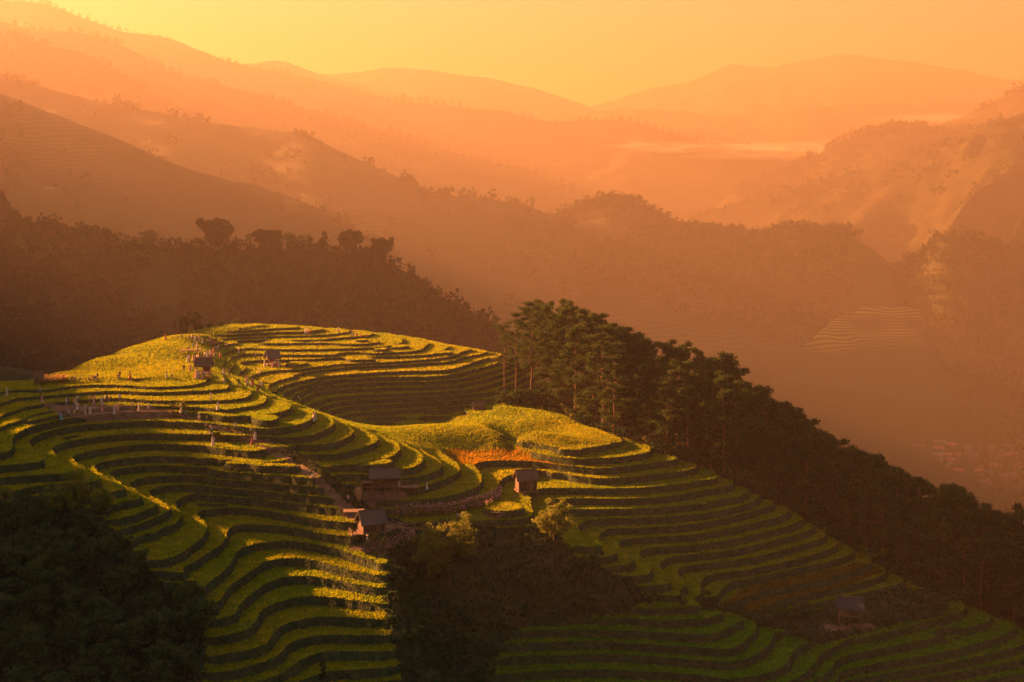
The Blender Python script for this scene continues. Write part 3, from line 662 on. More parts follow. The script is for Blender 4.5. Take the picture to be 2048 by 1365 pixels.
# ------------------------------------------------------------------ standing rice on the fields (too many plants to count)
def leaf_mat(name, c1, c2, trans=0.4, scale=0.6, attr=None):
    m, nt, N, L, P = new_mat(name)
    tc = N.new('ShaderNodeTexCoord'); nz = N.new('ShaderNodeTexNoise'); nz.inputs['Scale'].default_value = scale; nz.inputs['Detail'].default_value = 3
    L.new(tc.outputs['Object'], nz.inputs['Vector'])
    rp = N.new('ShaderNodeValToRGB'); e = rp.color_ramp.elements
    e[0].position = 0.35; e[0].color = (*c1, 1); e[1].position = 0.65; e[1].color = (*c2, 1); L.new(nz.outputs[0], rp.inputs[0])
    col = rp.outputs[0]
    if attr:
        at = N.new('ShaderNodeVertexColor'); at.layer_name = attr
        mx = N.new('ShaderNodeMix'); mx.data_type = 'RGBA'; mx.blend_type = 'MULTIPLY'; mx.inputs[0].default_value = 1
        L.new(col, mx.inputs[6]); L.new(at.outputs[0], mx.inputs[7]); col = mx.outputs[2]
    L.new(col, P.inputs['Base Color']); P.inputs['Roughness'].default_value = 0.9; P.inputs['Specular IOR Level'].default_value = 0.03
    tr = N.new('ShaderNodeBsdfTranslucent'); ms = N.new('ShaderNodeMixShader'); ms.inputs[0].default_value = trans
    L.new(col, tr.inputs[0]); L.new(P.outputs[0], ms.inputs[1]); L.new(tr.outputs[0], ms.inputs[2]); L.new(ms.outputs[0], N['Material Output'].inputs[0])
    return m
M_blade = leaf_mat('rice_leaf', (0.20, 0.27, 0.008), (0.35, 0.37, 0.010), 0.5, 0.5, 'tone')
M_bankgrass = leaf_mat('bank_grass', (0.028, 0.042, 0.014), (0.055, 0.068, 0.022), 0.25, 1.5)
RNG = np.random.default_rng(7)
def scatter_on(P, Ta, sel, dens, rng=RNG):
    T_ = Ta[sel]; a, b, c = P[T_[:, 0]], P[T_[:, 1]], P[T_[:, 2]]
    ar = 0.5 * np.linalg.norm(np.cross(b - a, c - a), axis=1)
    cnt = rng.poisson(ar * dens); k = np.repeat(np.arange(len(T_)), cnt)
    u = rng.random(len(k)); v = rng.random(len(k)); f = u + v > 1; u[f] = 1 - u[f]; v[f] = 1 - v[f]
    return a[k] + (b - a)[k] * u[:, None] + (c - a)[k] * v[:, None], T_[k], u, v
def blades(name, P, Ta, sel, dens, h, w, mat, tone=None, kind='stuff'):
    p, tk, u, v = scatter_on(P, Ta, sel, dens)
    n = len(p); ang = RNG.random(n) * math.pi; hh = h * (0.7 + 0.6 * RNG.random(n)); ww = w * (0.7 + 0.6 * RNG.random(n))
    dx = np.cos(ang) * ww; dy = np.sin(ang) * ww
    lean = RNG.normal(0, 0.12, (n, 2)) * hh[:, None] / h
    z0 = -0.05
    A = p + np.stack([-dx * .5, -dy * .5, np.full(n, z0)], 1); B = p + np.stack([dx * .5, dy * .5, np.full(n, z0)], 1)
    Ct = p + np.stack([dx * .35 + lean[:, 0], dy * .35 + lean[:, 1], hh], 1); Dt = p + np.stack([-dx * .35 + lean[:, 0], -dy * .35 + lean[:, 1], hh * 0.92], 1)
    V = np.stack([A, B, Ct, Dt], 1).reshape(-1, 3); Q = np.arange(4 * n).reshape(n, 4)
    at = None
    if tone is not None:
        at = {'tone': np.repeat(tone[tk[:, 0]] * (0.92 + 0.16 * RNG.random((n, 1))), 4, axis=0)}
    o = mesh_np(name, V, Q, [mat], attrs=at); tag(o, kind=kind); return o
def get_tone(o):
    a = np.empty(len(o.data.vertices) * 4, dtype=np.float32); o.data.color_attributes['tone'].data.foreach_get('color', a); return a.reshape(-1, 4)[:, :3]
def in_view(P, Ta, mi_):
    c = P[Ta].mean(1); px, py = proj_px(c[:, 0], c[:, 1], c[:, 2])
    return (px > -120) & (px < 2170) & (py < 1440) & (py > 600)
toneF = get_tone(hill_front); toneT = get_tone(hill_top)
vF = in_view(PF, TF, MF); vT = in_view(PT, TT_, MT)
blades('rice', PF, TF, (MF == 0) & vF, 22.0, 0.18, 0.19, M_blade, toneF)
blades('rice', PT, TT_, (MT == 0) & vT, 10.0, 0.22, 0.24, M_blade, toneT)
blades('grass', PF, TF, (MF == 1) & vF, 5, 0.11, 0.25, M_bankgrass)
blades('grass', PT, TT_, (MT == 1) & vT, 2, 0.16, 0.3, M_bankgrass)
M_rough = leaf_mat('rough_grass', (0.030, 0.048, 0.016), (0.07, 0.085, 0.028), 0.25, .4)
blades('grass', PF, TF, (MF == 2) & vF & (PF[TF].mean(1)[:, 1] < 300), 3.5, 0.45, 0.4, M_rough)

# ------------------------------------------------------------------ ground lookup
from mathutils.bvhtree import BVHTree
_np_ = np.concatenate([PF, PT]); _nt_ = np.concatenate([TF, TT_ + len(PF)])
BVH = BVHTree.FromPolygons(_np_.tolist(), _nt_.tolist(), all_triangles=True)
CAMP = Vector((0, 0, CAMZ))
def pick(px, py):
    """the point of the hill seen at a photo position"""
    d = Vector(((px - 1024) / F, 1.0, -(py - HY) / F)).normalized()
    r = BVH.ray_cast(CAMP, d)
    return r[0]
def ground(x, y):
    r = BVH.ray_cast(Vector((x, y, 400)), Vector((0, 0, -1)))
    return r[0].z if r[0] else float(h_at(x, y))

# ------------------------------------------------------------------ small mesh builder
class MB:
    def __init__(s): s.V = []; s.Fc = []; s.M = []
    def poly(s, pts, faces, m=0):
        b = len(s.V); s.V += [tuple(p) for p in pts]; s.Fc += [[b + i for i in f] for f in faces]; s.M += [m] * len(faces)
    def box(s, c, size, m=0, rz=0.0, rx=0.0, ry=0.0):
        R = Matrix.Rotation(rz, 3, 'Z') @ Matrix.Rotation(ry, 3, 'Y') @ Matrix.Rotation(rx, 3, 'X'); c = Vector(c)
        P = [c + R @ Vector((sx * size[0] / 2, sy * size[1] / 2, sz * size[2] / 2)) for sx in (-1, 1) for sy in (-1, 1) for sz in (-1, 1)]
        s.poly(P, [(0, 1, 3, 2), (4, 6, 7, 5), (0, 4, 5, 1), (2, 3, 7, 6), (0, 2, 6, 4), (1, 5, 7, 3)], m)
    def tube(s, pts, rad, n=6, m=0):
        pts = [Vector(p) for p in pts]; rings = []
        for i, p in enumerate(pts):
            d = (pts[min(i + 1, len(pts) - 1)] - pts[max(i - 1, 0)]).normalized()
            a = d.orthogonal().normalized(); b = d.cross(a)
            rings.append([p + (a * math.cos(t) + b * math.sin(t)) * rad[i] for t in [2 * math.pi * k / n for k in range(n)]])
        P = [q for r in rings for q in r]; fs = []
        for i in range(len(pts) - 1):
            for k in range(n): fs.append((i * n + k, i * n + (k + 1) % n, (i + 1) * n + (k + 1) % n, (i + 1) * n + k))
        fs.append(tuple(range(n - 1, -1, -1))); fs.append(tuple((len(pts) - 1) * n + k for k in range(n)))
        s.poly(P, fs, m)
    def build(s, name, mats, parent=None, smooth=False, link=True):
        me = bpy.data.meshes.new(name); me.from_pydata(s.V, [], s.Fc)
        for m in (mats if isinstance(mats, (list, tuple)) else [mats]): me.materials.append(m)
        me.polygons.foreach_set('material_index', s.M); me.polygons.foreach_set('use_smooth', [smooth] * len(s.M)); me.update()
        o = bpy.data.objects.new(name, me)
        if link: C.objects.link(o)
        if parent is not None: o.parent = parent
        return o
def empty(name, loc, rz=0.0, sc=1.0):
    o = bpy.data.objects.new(name, None); C.objects.link(o); o.location = loc; o.rotation_euler = (0, 0, rz)
    o.scale = (sc, sc, sc) if not isinstance(sc, tuple) else sc
    o.empty_display_size = 0.5; return o
def leaves(cent, rad, n, lw, ll, rng, flat=0.6, up=0.0):
    """n leaf faces around every clump centre; cent (k,3), rad (k,)"""
    k = len(cent); c = np.repeat(cent, n, axis=0); r = np.repeat(rad, n)
    d = rng.normal(0, 1, (k * n, 3)); d /= np.linalg.norm(d, axis=1)[:, None]
    rr = r * rng.random(k * n) ** 0.45
    p = c + d * rr[:, None] * np.array([1, 1, flat])
    t = d + rng.normal(0, 0.7, (k * n, 3)) + np.array([0, 0, up]); t /= np.linalg.norm(t, axis=1)[:, None]
    b = np.cross(t, rng.normal(0, 1, (k * n, 3))); b /= np.linalg.norm(b, axis=1)[:, None]
    L_ = ll * (0.6 + 0.8 * rng.random(k * n))[:, None]; W = lw * (0.6 + 0.8 * rng.random(k * n))[:, None]
    V = np.stack([p - t * L_ * .5 - b * W * .35, p - t * L_ * .1 + b * W * .5, p + t * L_ * .5 + b * W * .1, p + t * L_ * .05 - b * W * .5], 1).reshape(-1, 3)
    return V, np.arange(len(V)).reshape(-1, 4)
def leaf_obj(name, V, Q, mat, parent):
    o = mesh_np(name, V, Q, [mat]); o.parent = parent; return o

M_bark = noise_mat('pine_bark', (0.10, 0.055, 0.035), (0.24, 0.14, 0.09), 1.5, bump=0.6)
M_bark2 = noise_mat('grey_bark', (0.06, 0.045, 0.03), (0.14, 0.10, 0.07), 1.5, bump=0.6)
M_needle = leaf_mat('pine_needles', (0.03, 0.055, 0.014), (0.07, 0.095, 0.022), 0.3, 0.35)
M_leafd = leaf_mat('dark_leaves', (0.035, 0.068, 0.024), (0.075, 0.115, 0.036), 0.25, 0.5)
M_leafb = leaf_mat('bright_leaves', (0.10, 0.14, 0.02), (0.24, 0.24, 0.04), 0.5, 0.6)  # bright leaf colour; on the gully trees it stands in for sunlight
M_fartree = leaf_mat('distant_foliage', (0.014, 0.022, 0.009), (0.03, 0.04, 0.014), 0.15, 0.02)
M_bamboo = leaf_mat('bamboo_leaves', (0.015, 0.024, 0.010), (0.035, 0.045, 0.016), 0.15, 0.4)

def pine_proto(seed, H=24.0, sparse=False, low=0.34, width=0.2):
    rng = np.random.default_rng(seed); random.seed(seed)
    root = empty('pine_tree', (0, 0, 0)); mb = MB()
    bend = [Vector((0, 0, -1.5))]; x = y = 0
    for i in range(1, 9):
        x += random.uniform(-.25, .25); y += random.uniform(-.25, .25); bend.append(Vector((x, y, H * 0.96 * i / 8)))
    R = [0.34, .31, .28, .25, .21, .17, .13, .09, .04]
    mb.tube(bend, R, 7)
    cs = []; rs = []
    nl = 15 if sparse else 42
    for i in range(nl):
        f = low + (0.97 - low) * ((i + random.random() * .8) / nl)
        q = (f - low) / (1 - low); k = f * 8 / 0.96; j = min(int(k), 7); base = bend[j].lerp(bend[j + 1], min(k - j, 1))
        prof = (0.55 + 0.6 * math.sin(math.pi * min(1, q * 1.05 + .12))) * (1 - 0.45 * q ** 3)
        L_ = H * width * prof * random.uniform(.6, 1.25); a = random.uniform(0, 2 * math.pi)
        rise = random.uniform(-.05, .25) + .35 * q
        mid = base + Vector((math.cos(a) * L_ * .5, math.sin(a) * L_ * .5, L_ * rise * .35)); tip = base + Vector((math.cos(a) * L_, math.sin(a) * L_, L_ * rise))
        mb.tube([base, mid, tip], [0.10, 0.07, 0.03], 4)
        for s in ((.5, .62, .74, .87, 1.0) if not sparse else (.62, .8, 1.0)):
            pt = base.lerp(mid, s * 2) if s < .5 else mid.lerp(tip, s * 2 - 1)
            o_ = Vector((random.gauss(0, .1), random.gauss(0, .1), random.uniform(0, .05))) * L_
            cs.append(pt + o_ + Vector((0, 0, .2))); rs.append(random.uniform(.8, 1.45) * H / 24)
    cs.append(bend[-1] + Vector((0, 0, .3))); rs.append(1.1)
    mb.build('trunk', M_bark, root)
    V, Q = leaves(np.array([tuple(c) for c in cs]), np.array(rs), 34 if not sparse else 42, .22, .62, rng, .42, .5)
    leaf_obj('crown', V, Q, M_needle, root)
    return root

def broad_proto(name, seed, H=8.0, mat=None, n=44, leaf=(.28, .42), shape=(0.36, 0.36, 0.40), zc=0.58, per=60, bark=None, trunkr=.2):
    rng = np.random.default_rng(seed); random.seed(seed)
    root = empty(name, (0, 0, 0)); mb = MB()
    top = Vector((random.uniform(-.3, .3), random.uniform(-.3, .3), H * zc))
    mb.tube([(0, 0, -1.0), (random.uniform(-.1, .1), 0, H * .25), top], [trunkr, trunkr * .8, trunkr * .5], 7)
    cs = []; rs = []
    for i in range(n):
        d = Vector((random.gauss(0, 1), random.gauss(0, 1), random.gauss(0, 1))).normalized() * random.uniform(.55, 1.0)
        lob = 1 + .22 * math.sin(3.1 * math.atan2(d.y, d.x) + seed) + random.uniform(-.1, .1)
        p = Vector((d.x * H * shape[0] * lob, d.y * H * shape[1] * lob, H * zc + d.z * H * shape[2] * (0.8 if d.z < 0 else 1) * lob))
        cs.append(p); rs.append(H * random.uniform(.07, .13))
        if i % 4 == 0: mb.tube([(0, 0, H * .2 + random.random() * H * .2), p.lerp(Vector((0, 0, H * .4)), .4), p], [trunkr * .4, trunkr * .25, trunkr * .1], 4)
    mb.build('trunk', bark or M_bark2, root)
    V, Q = leaves(np.array([tuple(c) for c in cs]), np.array(rs), per, leaf[0], leaf[1], rng, .8, .1)
    leaf_obj('crown', V, Q, mat or M_leafd, root)
    return root

def bamboo_proto(seed, H=15.0):
    rng = np.random.default_rng(seed); random.seed(seed)
    root = empty('bamboo_clump', (0, 0, 0)); mb = MB(); cs = []; rs = []
    for i in range(22):
        a = random.uniform(0, 2 * math.pi); l = random.uniform(.1, .38) * H; hh = H * random.uniform(.6, 1.0)
        pts = [Vector((math.cos(a) * l * t ** 2.2 + math.cos(a) * .6, math.sin(a) * l * t ** 2.2 + math.sin(a) * .6, hh * (t - .12 * t ** 4) - (1 if t == 0 else 0))) for t in (0, .3, .6, .85, 1)]
        mb.tube(pts, [.08, .07, .06, .04, .02], 4)
        for t in (.35, .5, .62, .74, .86, .96):
            k = t * 4; j = min(int(k), 3); cs.append(pts[j].lerp(pts[j + 1], k - j) + Vector((random.gauss(0, .5), random.gauss(0, .5), 0))); rs.append(random.uniform(.8, 1.5))
    mb.build('trunk', M_bark2, root)
    V, Q = leaves(np.array([tuple(c) for c in cs]), np.array(rs) * 1.25, 110, .7, 1.3, rng, .8, .2)
    leaf_obj('crown', V, Q, M_bamboo, root); return root

def copy_tree(o, loc, rz, sc, parent=None):
    c = o.copy(); C.objects.link(c); c.parent = parent
    if parent is None:
        c.location = loc; c.rotation_euler = (0, 0, rz); c.scale = sc if isinstance(sc, tuple) else (sc, sc, sc)
    for ch in o.children: copy_tree(ch, None, None, None, c)
    return c
class Kind:
    """first placement uses the prototype itself, later ones are copies"""
    def __init__(s, protos, H): s.p = protos; s.H = H; s.used = [False] * len(protos)
    def put(s, k, loc, rz, h, w=None, label=None, cat=None, group=None):
        k %= len(s.p); f = h / s.H; sc = (f * (w or 1), f * (w or 1), f)
        if not s.used[k]:
            s.used[k] = True; o = s.p[k]; o.location = loc; o.rotation_euler = (0, 0, rz); o.scale = sc
        else: o = copy_tree(s.p[k], loc, rz, sc)
        for key in ('label', 'category', 'group'):
            if key in o: del o[key]
        tag(o, label, cat, group); return o
PINES = Kind([pine_proto(i, low=(.24, .16, .36, .13, .22, .12)[i - 1], width=(.2, .19, .22, .17, .2, .23)[i - 1]) for i in range(1, 7)], 24.0)
LONE = Kind([pine_proto(21, sparse=True, low=.38, width=.24), pine_proto(23, sparse=True, low=.5, width=.2)], 24.0)
BROAD = Kind([broad_proto('broadleaf_tree', 30 + i, mat=M_leafd) for i in range(5)], 8.0)
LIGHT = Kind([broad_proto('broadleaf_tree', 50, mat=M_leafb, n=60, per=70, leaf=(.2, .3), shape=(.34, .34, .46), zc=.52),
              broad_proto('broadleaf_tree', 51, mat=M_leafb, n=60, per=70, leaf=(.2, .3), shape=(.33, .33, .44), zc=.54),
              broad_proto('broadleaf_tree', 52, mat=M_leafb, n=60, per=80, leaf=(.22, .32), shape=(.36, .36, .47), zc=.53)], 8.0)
SHRUB = Kind([broad_proto('shrub', 60 + i, H=2.5, mat=(M_leafd, M_leafb, M_leafd)[i], n=16, per=60, leaf=(.16, .26), shape=(.5, .5, .42), zc=.42, trunkr=.06) for i in range(3)], 2.5)
BAMB = Kind([bamboo_proto(70), bamboo_proto(71)], 15.0)
CONIF = Kind([pine_proto(80, H=12, low=.12, width=.2)], 12.0)

# ------------------------------------------------------------------ the pine belt along the right-hand ridge
SIL = np.array([(940,700),(985,655),(1010,628),(1050,606),(1075,594),(1120,590),(1150,606),(1200,624),(1240,642),(1300,670),(1345,674),(1400,690),(1440,702),(1470,716),(1500,748),(1540,778),(1570,802),(1620,828),(1650,848),(1690,856),(1720,870),(1740,902),(1780,922),(1830,928),(1870,942),(1900,947),(1930,942),(1960,968),(2000,987),(2048,994),(2160,1030)], float)
rp = random.Random(5)
ORD = ['first', 'second', 'third', 'fourth', 'fifth', 'sixth', 'seventh', 'eighth', 'ninth', 'tenth', 'eleventh', 'twelfth', 'thirteenth', 'fourteenth', 'fifteenth', 'sixteenth', 'seventeenth', 'eighteenth', 'nineteenth', 'twentieth']
PCNT = {}
WORDS_P = ['front row beside the rice', 'second row', 'third row', 'rearmost row']
n_p = 0
px = 1040.0
for row, (off, n_, dlo, dhi) in enumerate([(4, 44, 30, 130), (13, 50, 14, 75), (24, 48, -3, 16), (36, 22, 4, 26)]):
    for i in range(n_):
        fpx = 1052 + (2120 - 1052) * (i + rp.random() * .8) / n_
        if row == 0: fpx = max(fpx, 1130)
        # walk along the view ray until beyond the field edge by "off" metres
        D = 240.0
        while D < 360 and not (pine_side(np.array((fpx - 1024) / F * D), np.array(D)) > .5): D += 1.0
        if fpx < 1150: D = max(D, 332 + (1150 - fpx) * .06)
        D += off + rp.uniform(-3, 3); x = (fpx - 1024) / F * D
        topy = np.interp(fpx, SIL[:, 0], SIL[:, 1]) + rp.uniform(dlo, dhi)
        zt = CAMZ - (topy - HY) / F * D; zg = ground(x, D); hgt = zt - zg
        if hgt < 6: continue
        hgt = min(hgt, 33)
        band = 'upper' if fpx < 1380 else ('middle' if fpx < 1720 else 'lower')
        PCNT[(row, band)] = PCNT.get((row, band), 0) + 1
        PINES.put(rp.randrange(6), (x, D, zg - .3), rp.uniform(0, 6.28), hgt, 24 / hgt * rp.uniform(.85, 1.1) if hgt > 26 else rp.uniform(.9, 1.15),
                  '%s dark pine from the left, %s, %s part of the slope' % (ORD[PCNT[(row, band)] - 1], WORDS_P[row], band), 'tree', 'pines %s of the %s belt' % (('in the front row', 'in the middle', 'on the skyline')[min(row, 2)], band))
        n_p += 1
for k, (bx, ty, D, lab) in enumerate([(1010, 640, 352, 'slender open pine at the left tip of the belt, bare trunk showing'), (1034, 622, 347, 'second slender open pine, just right of the outermost one'), (1062, 612, 343, 'tall open pine third from the left end of the belt')]):
    x = (bx - 1024) / F * D; zg = ground(x, D); LONE.put(k, (x, D, zg - .3), k * 2.0, CAMZ - (ty - HY) / F * D - zg, 1.0, lab, 'tree')
# shrubs and undergrowth at the foot of the pines
for i in range(70):
    fpx = 1130 + 800 * (i / 70.0) ** 1.1; D = 240.0
    while D < 360 and not (pine_side(np.array((fpx - 1024) / F * D), np.array(D)) > .5): D += 1.0
    D += rp.uniform(.5, 6); x = (fpx - 1024) / F * D
    SHRUB.put(rp.choice([0, 1, 2, 0]), (x, D, ground(x, D)), rp.uniform(0, 6), rp.uniform(2.0, 4.5), 1.2, 'leafy shrub at the foot of the pines beside the field edge', 'shrub', 'shrubs along the foot of the pines')
for i in range(26):
    D = rp.uniform(335, 352); fpx = rp.uniform(995, 1130); x = (fpx - 1024) / F * D
    SHRUB.put(rp.choice([0, 2]), (x, D, ground(x, D)), rp.uniform(0, 6), rp.uniform(3, 6), 1.1, 'dark bush under the upper pines behind the green knoll', 'shrub', 'bushes under the upper pines')

# ------------------------------------------------------------------ woods in the bottom-left corner and the gully
def region_pts(idx, n, rng, mind, y0, y1, x0=-150, x1=150, extra=None, poly=None):
    poly = poly or SMOOTH[idx][0]; out = []; tries = 0
    while len(out) < n and tries < n * 60:
        tries += 1; x = rng.uniform(x0, x1); y = rng.uniform(y0, y1); hz_ = float(h_at(x, y)); px, py = proj_px(x, y, hz_)
        if not in_poly(np.array([px]), np.array([py]), poly)[0]: continue
        if px < -60 or py > 1480: continue
        if extra and not extra(px, py): continue
        if any((x - a) ** 2 + (y - b) ** 2 < mind ** 2 for a, b, _, _ in out): continue
        out.append((x, y, px, py))
    return out
WOOD = [(-300, 1062), (60, 1062), (150, 1070), (210, 1100), (250, 1140), (305, 1195), (345, 1220), (380, 1245), (395, 1290), (395, 1365), (370, 1450), (-300, 1500)]
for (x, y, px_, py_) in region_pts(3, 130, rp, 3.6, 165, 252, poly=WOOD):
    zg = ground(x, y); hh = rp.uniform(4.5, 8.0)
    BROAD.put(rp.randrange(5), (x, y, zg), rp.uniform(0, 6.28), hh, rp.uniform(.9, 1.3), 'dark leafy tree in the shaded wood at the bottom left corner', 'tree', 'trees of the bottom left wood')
for (x, y, px_, py_) in region_pts(3, 90, rp, 2.4, 165, 252, extra=lambda a, b_: not in_poly(np.array([a]), np.array([b_]), WOOD)[0]):
    SHRUB.put(rp.choice([0, 2]), (x, y, ground(x, y)), rp.uniform(0, 6.28), rp.uniform(1.6, 3.0), rp.uniform(1.1, 1.5), 'dark shrub between the bottom left wood and the rice steps', 'shrub', 'shrubs along the edge of the bottom left wood')
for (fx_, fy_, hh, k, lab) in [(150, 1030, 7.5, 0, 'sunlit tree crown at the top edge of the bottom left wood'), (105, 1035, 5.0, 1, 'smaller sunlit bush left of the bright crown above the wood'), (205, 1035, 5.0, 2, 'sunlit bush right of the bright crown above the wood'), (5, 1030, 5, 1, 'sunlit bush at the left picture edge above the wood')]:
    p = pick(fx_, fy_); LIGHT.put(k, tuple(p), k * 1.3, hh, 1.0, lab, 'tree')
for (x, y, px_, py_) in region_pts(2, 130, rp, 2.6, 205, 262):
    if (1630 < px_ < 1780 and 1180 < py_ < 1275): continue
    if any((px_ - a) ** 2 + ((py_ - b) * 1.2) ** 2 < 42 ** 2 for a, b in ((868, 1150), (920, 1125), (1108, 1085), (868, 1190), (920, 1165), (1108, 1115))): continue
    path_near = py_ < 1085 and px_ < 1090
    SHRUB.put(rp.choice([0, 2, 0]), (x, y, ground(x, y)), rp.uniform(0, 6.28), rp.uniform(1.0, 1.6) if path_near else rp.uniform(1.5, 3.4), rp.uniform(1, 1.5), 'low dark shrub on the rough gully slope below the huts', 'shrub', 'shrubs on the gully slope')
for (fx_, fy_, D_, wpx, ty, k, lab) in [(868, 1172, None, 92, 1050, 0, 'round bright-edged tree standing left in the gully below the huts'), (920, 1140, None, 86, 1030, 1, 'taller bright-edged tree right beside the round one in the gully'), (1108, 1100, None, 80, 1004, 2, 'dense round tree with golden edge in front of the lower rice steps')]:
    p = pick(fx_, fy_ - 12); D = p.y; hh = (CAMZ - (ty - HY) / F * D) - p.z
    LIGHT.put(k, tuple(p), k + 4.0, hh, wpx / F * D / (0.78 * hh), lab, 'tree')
for (fx_, fy_, ty, lab) in [(645, 1368, 1325, 'small young conifer at the bottom edge on the lower left steps')]:
    p = pick(fx_, min(fy_, 1362)); hh = (CAMZ - (ty - HY) / F * p.y) - p.z; CONIF.put(0, tuple(p), 0, max(3, hh), .8, lab, 'tree')
# trees behind the hill top
for (fx_, ty, D, k, w, lab) in [(368, 634, 392, 0, 1.2, 'pointed tree behind the hill top, leftmost of the clump'), (398, 624, 394, 0, 1.3, 'tallest pointed tree of the clump behind the hill top')]:
    x = (fx_ - 1024) / F * D; zg = ground(x, D) - 1; CONIF.put(0, (x, D, zg), fx_, CAMZ - (ty - HY) / F * D - zg, w, lab, 'tree')
for (fx_, ty, D, w, lab) in [(440, 646, 394, 1.3, 'rounded bush right of the pointed trees behind the hill top'), (470, 648, 396, 1.3, 'rounded bush at the right end of the clump behind the hill top'), (420, 652, 393, 1.0, 'small bush between the pointed tree and the rounded ones')]:
    x = (fx_ - 1024) / F * D; zg = ground(x, D) - 1; BROAD.put(rp.randrange(5), (x, D, zg), fx_, max(3, CAMZ - (ty - HY) / F * D - zg), w, lab, 'tree')
for (fx_, fy_) in [(430, 872), (440, 876), (365, 815), (352, 818), (372, 822)]:
    p = pick(fx_, fy_); SHRUB.put(1, tuple(p), fx_, 1.6, 1.4, 'yellow-green bush beside the footpath on the left slope', 'shrub', 'bushes beside the footpath')

# ------------------------------------------------------------------ woods on the far ridges
def ridge_z(key, sfrac, tval):
    S, Tt, x, y, z, o = FARM[key]; ny, nx = S.shape
    i = np.clip((np.asarray(sfrac) * (nx - 1)).astype(int), 0, nx - 1); j = np.clip(np.searchsorted(Tt[:, 0], tval), 0, ny - 1)
    return x[j, i], y[j, i], z[j, i]
def forest(key, n, s0, s1, tmin, tmax, r0, r1, seed, mask=.45, leafs=22, mat=None, crest=0.25, tall=1.2):
    rng = np.random.default_rng(seed)
    s = s0 + (s1 - s0) * rng.random(n); t = np.where(rng.random(n) < crest, rng.normal(0, .015, n), tmin + (tmax - tmin) * rng.random(n))
    x, y, z = ridge_z(key, s, t)
    x = x + rng.normal(0, 3, n); y = y + rng.normal(0, 3, n)
    g = vnoise(x / 60, y / 60, seed) > mask; x, y, z = x[g], y[g], z[g]; n = len(x)
    r = r0 + (r1 - r0) * rng.random(n) ** 1.6 * (0.5 + vnoise(x / 40, y / 40, seed + 2))
    V, Q = leaves(np.stack([x, y, z + r * .7 * tall], 1), r, leafs, 1, 1, rng, tall, .1)
    # scale leaf faces with crown radius
    Vc = V.reshape(-1, 4, 3); c = Vc.mean(1, keepdims=True); Vc = c + (Vc - c) * (np.repeat(r, leafs) * .58)[:, None, None]
    o = mesh_np('forest', Vc.reshape(-1, 3), Q, [mat or M_fartree]); tag(o, kind='stuff'); return o
forest('hill1', 7500, .12, 1, -.95, .0, 2.0, 4.2, 101, .10, 24, crest=.05)
forest('hill2', 1800, .02, .5, -.6, .02, 3, 6, 132, .2, 20, crest=.2)
forest('hill2', 900, .15, 1, -.5, .02, 2.5, 6, 102, .6, 22, crest=.5)
forest('hill3', 3800, .1, .95, -.5, .02, 3.0, 8, 103, .45, 22, crest=.55)
forest('hill4', 1800, .1, 1, -.4, .02, 4, 9, 104, .3, 18, crest=.5)
forest('mountain5', 1500, .2, .95, -.3, .02, 5, 10, 105, .35, 16, crest=.6)
forest('hill14', 3200, .05, .8, -.5, .06, 4, 8, 114, .22, 22, crest=.35)
forest('hill12', 1500, .1, .9, -.5, .02, 6, 12, 112, .3, 16, crest=.4)
forest('mountain13', 5200, .1, .95, -.95, .0, 3, 9, 113, .50, 14, crest=.08)
forest('mountain6', 1200, .2, .95, -.1, .02, 5, 12, 106, .4, 14, crest=.8)
forest('mountain11', 600, .1, .9, -.3, .02, 6, 14, 111, .4, 14, crest=.6)
forest('hill15', 7000, .42, .97, -.55, .03, 4.0, 7.5, 116, -1, 26, crest=.1)
forest('hill15', 9000, .05, .98, -1, .05, 3.0, 6.5, 115, -1, 24, crest=.08)
# single trees and bamboo standing out on the wooded hill behind the terraces
for (fx_, ty, wpx, K, k, lab) in [(432, 434, 60, BAMB, 0, 'big bamboo clump standing alone on the dark hill, widest crown'), (298, 462, 34, BROAD, 1, 'round tree left of the big bamboo clump on the dark hill'), (325, 485, 22, BROAD, 2, 'small tree just right of the round one on the dark hill'),
      (398, 475, 26, BROAD, 3, 'low tree touching the left foot of the big bamboo clump'), (497, 474, 24, CONIF, 0, 'small conifer at the left end of the ridge-top grove'), (535, 460, 46, BAMB, 1, 'feathery bamboo clump in the left part of the ridge-top grove'), (578, 470, 34, BROAD, 4, 'rounded tree right of the feathery bamboo on the ridge'),
      (650, 468, 26, CONIF, 0, 'single dark conifer in the middle of the ridge-top grove'), (700, 460, 40, BAMB, 0, 'tall tree with twin tops near the right end of the grove'), (765, 475, 34, BAMB, 1, 'narrow bamboo clump at the right end of the grove, on the brow'), (880, 580, 14, BROAD, 0, 'lone small tree on the descending right shoulder of the dark hill'), (610, 474, 30, BROAD, 2, 'low round tree in the centre of the ridge-top grove')]:
    k_ = 1.4; S, Tt, xx, yy, zz, o = FARM['hill1']
    j = np.searchsorted(Tt[:, 0], 0.0); q = 1024 + F * xx[j] / yy[j]; i = int(np.argmin(np.abs(q - fx_))); D = yy[j, i]; x = (fx_ - 1024) / F * D; zg = zz[j, i] - 1
    hh = CAMZ - (ty - 4 - HY) / F * D - zg
    K.put(k, (x, D, zg), fx_, hh, (wpx / F * D) / (hh * .66), lab, 'tree' if K is not BAMB else 'bamboo')

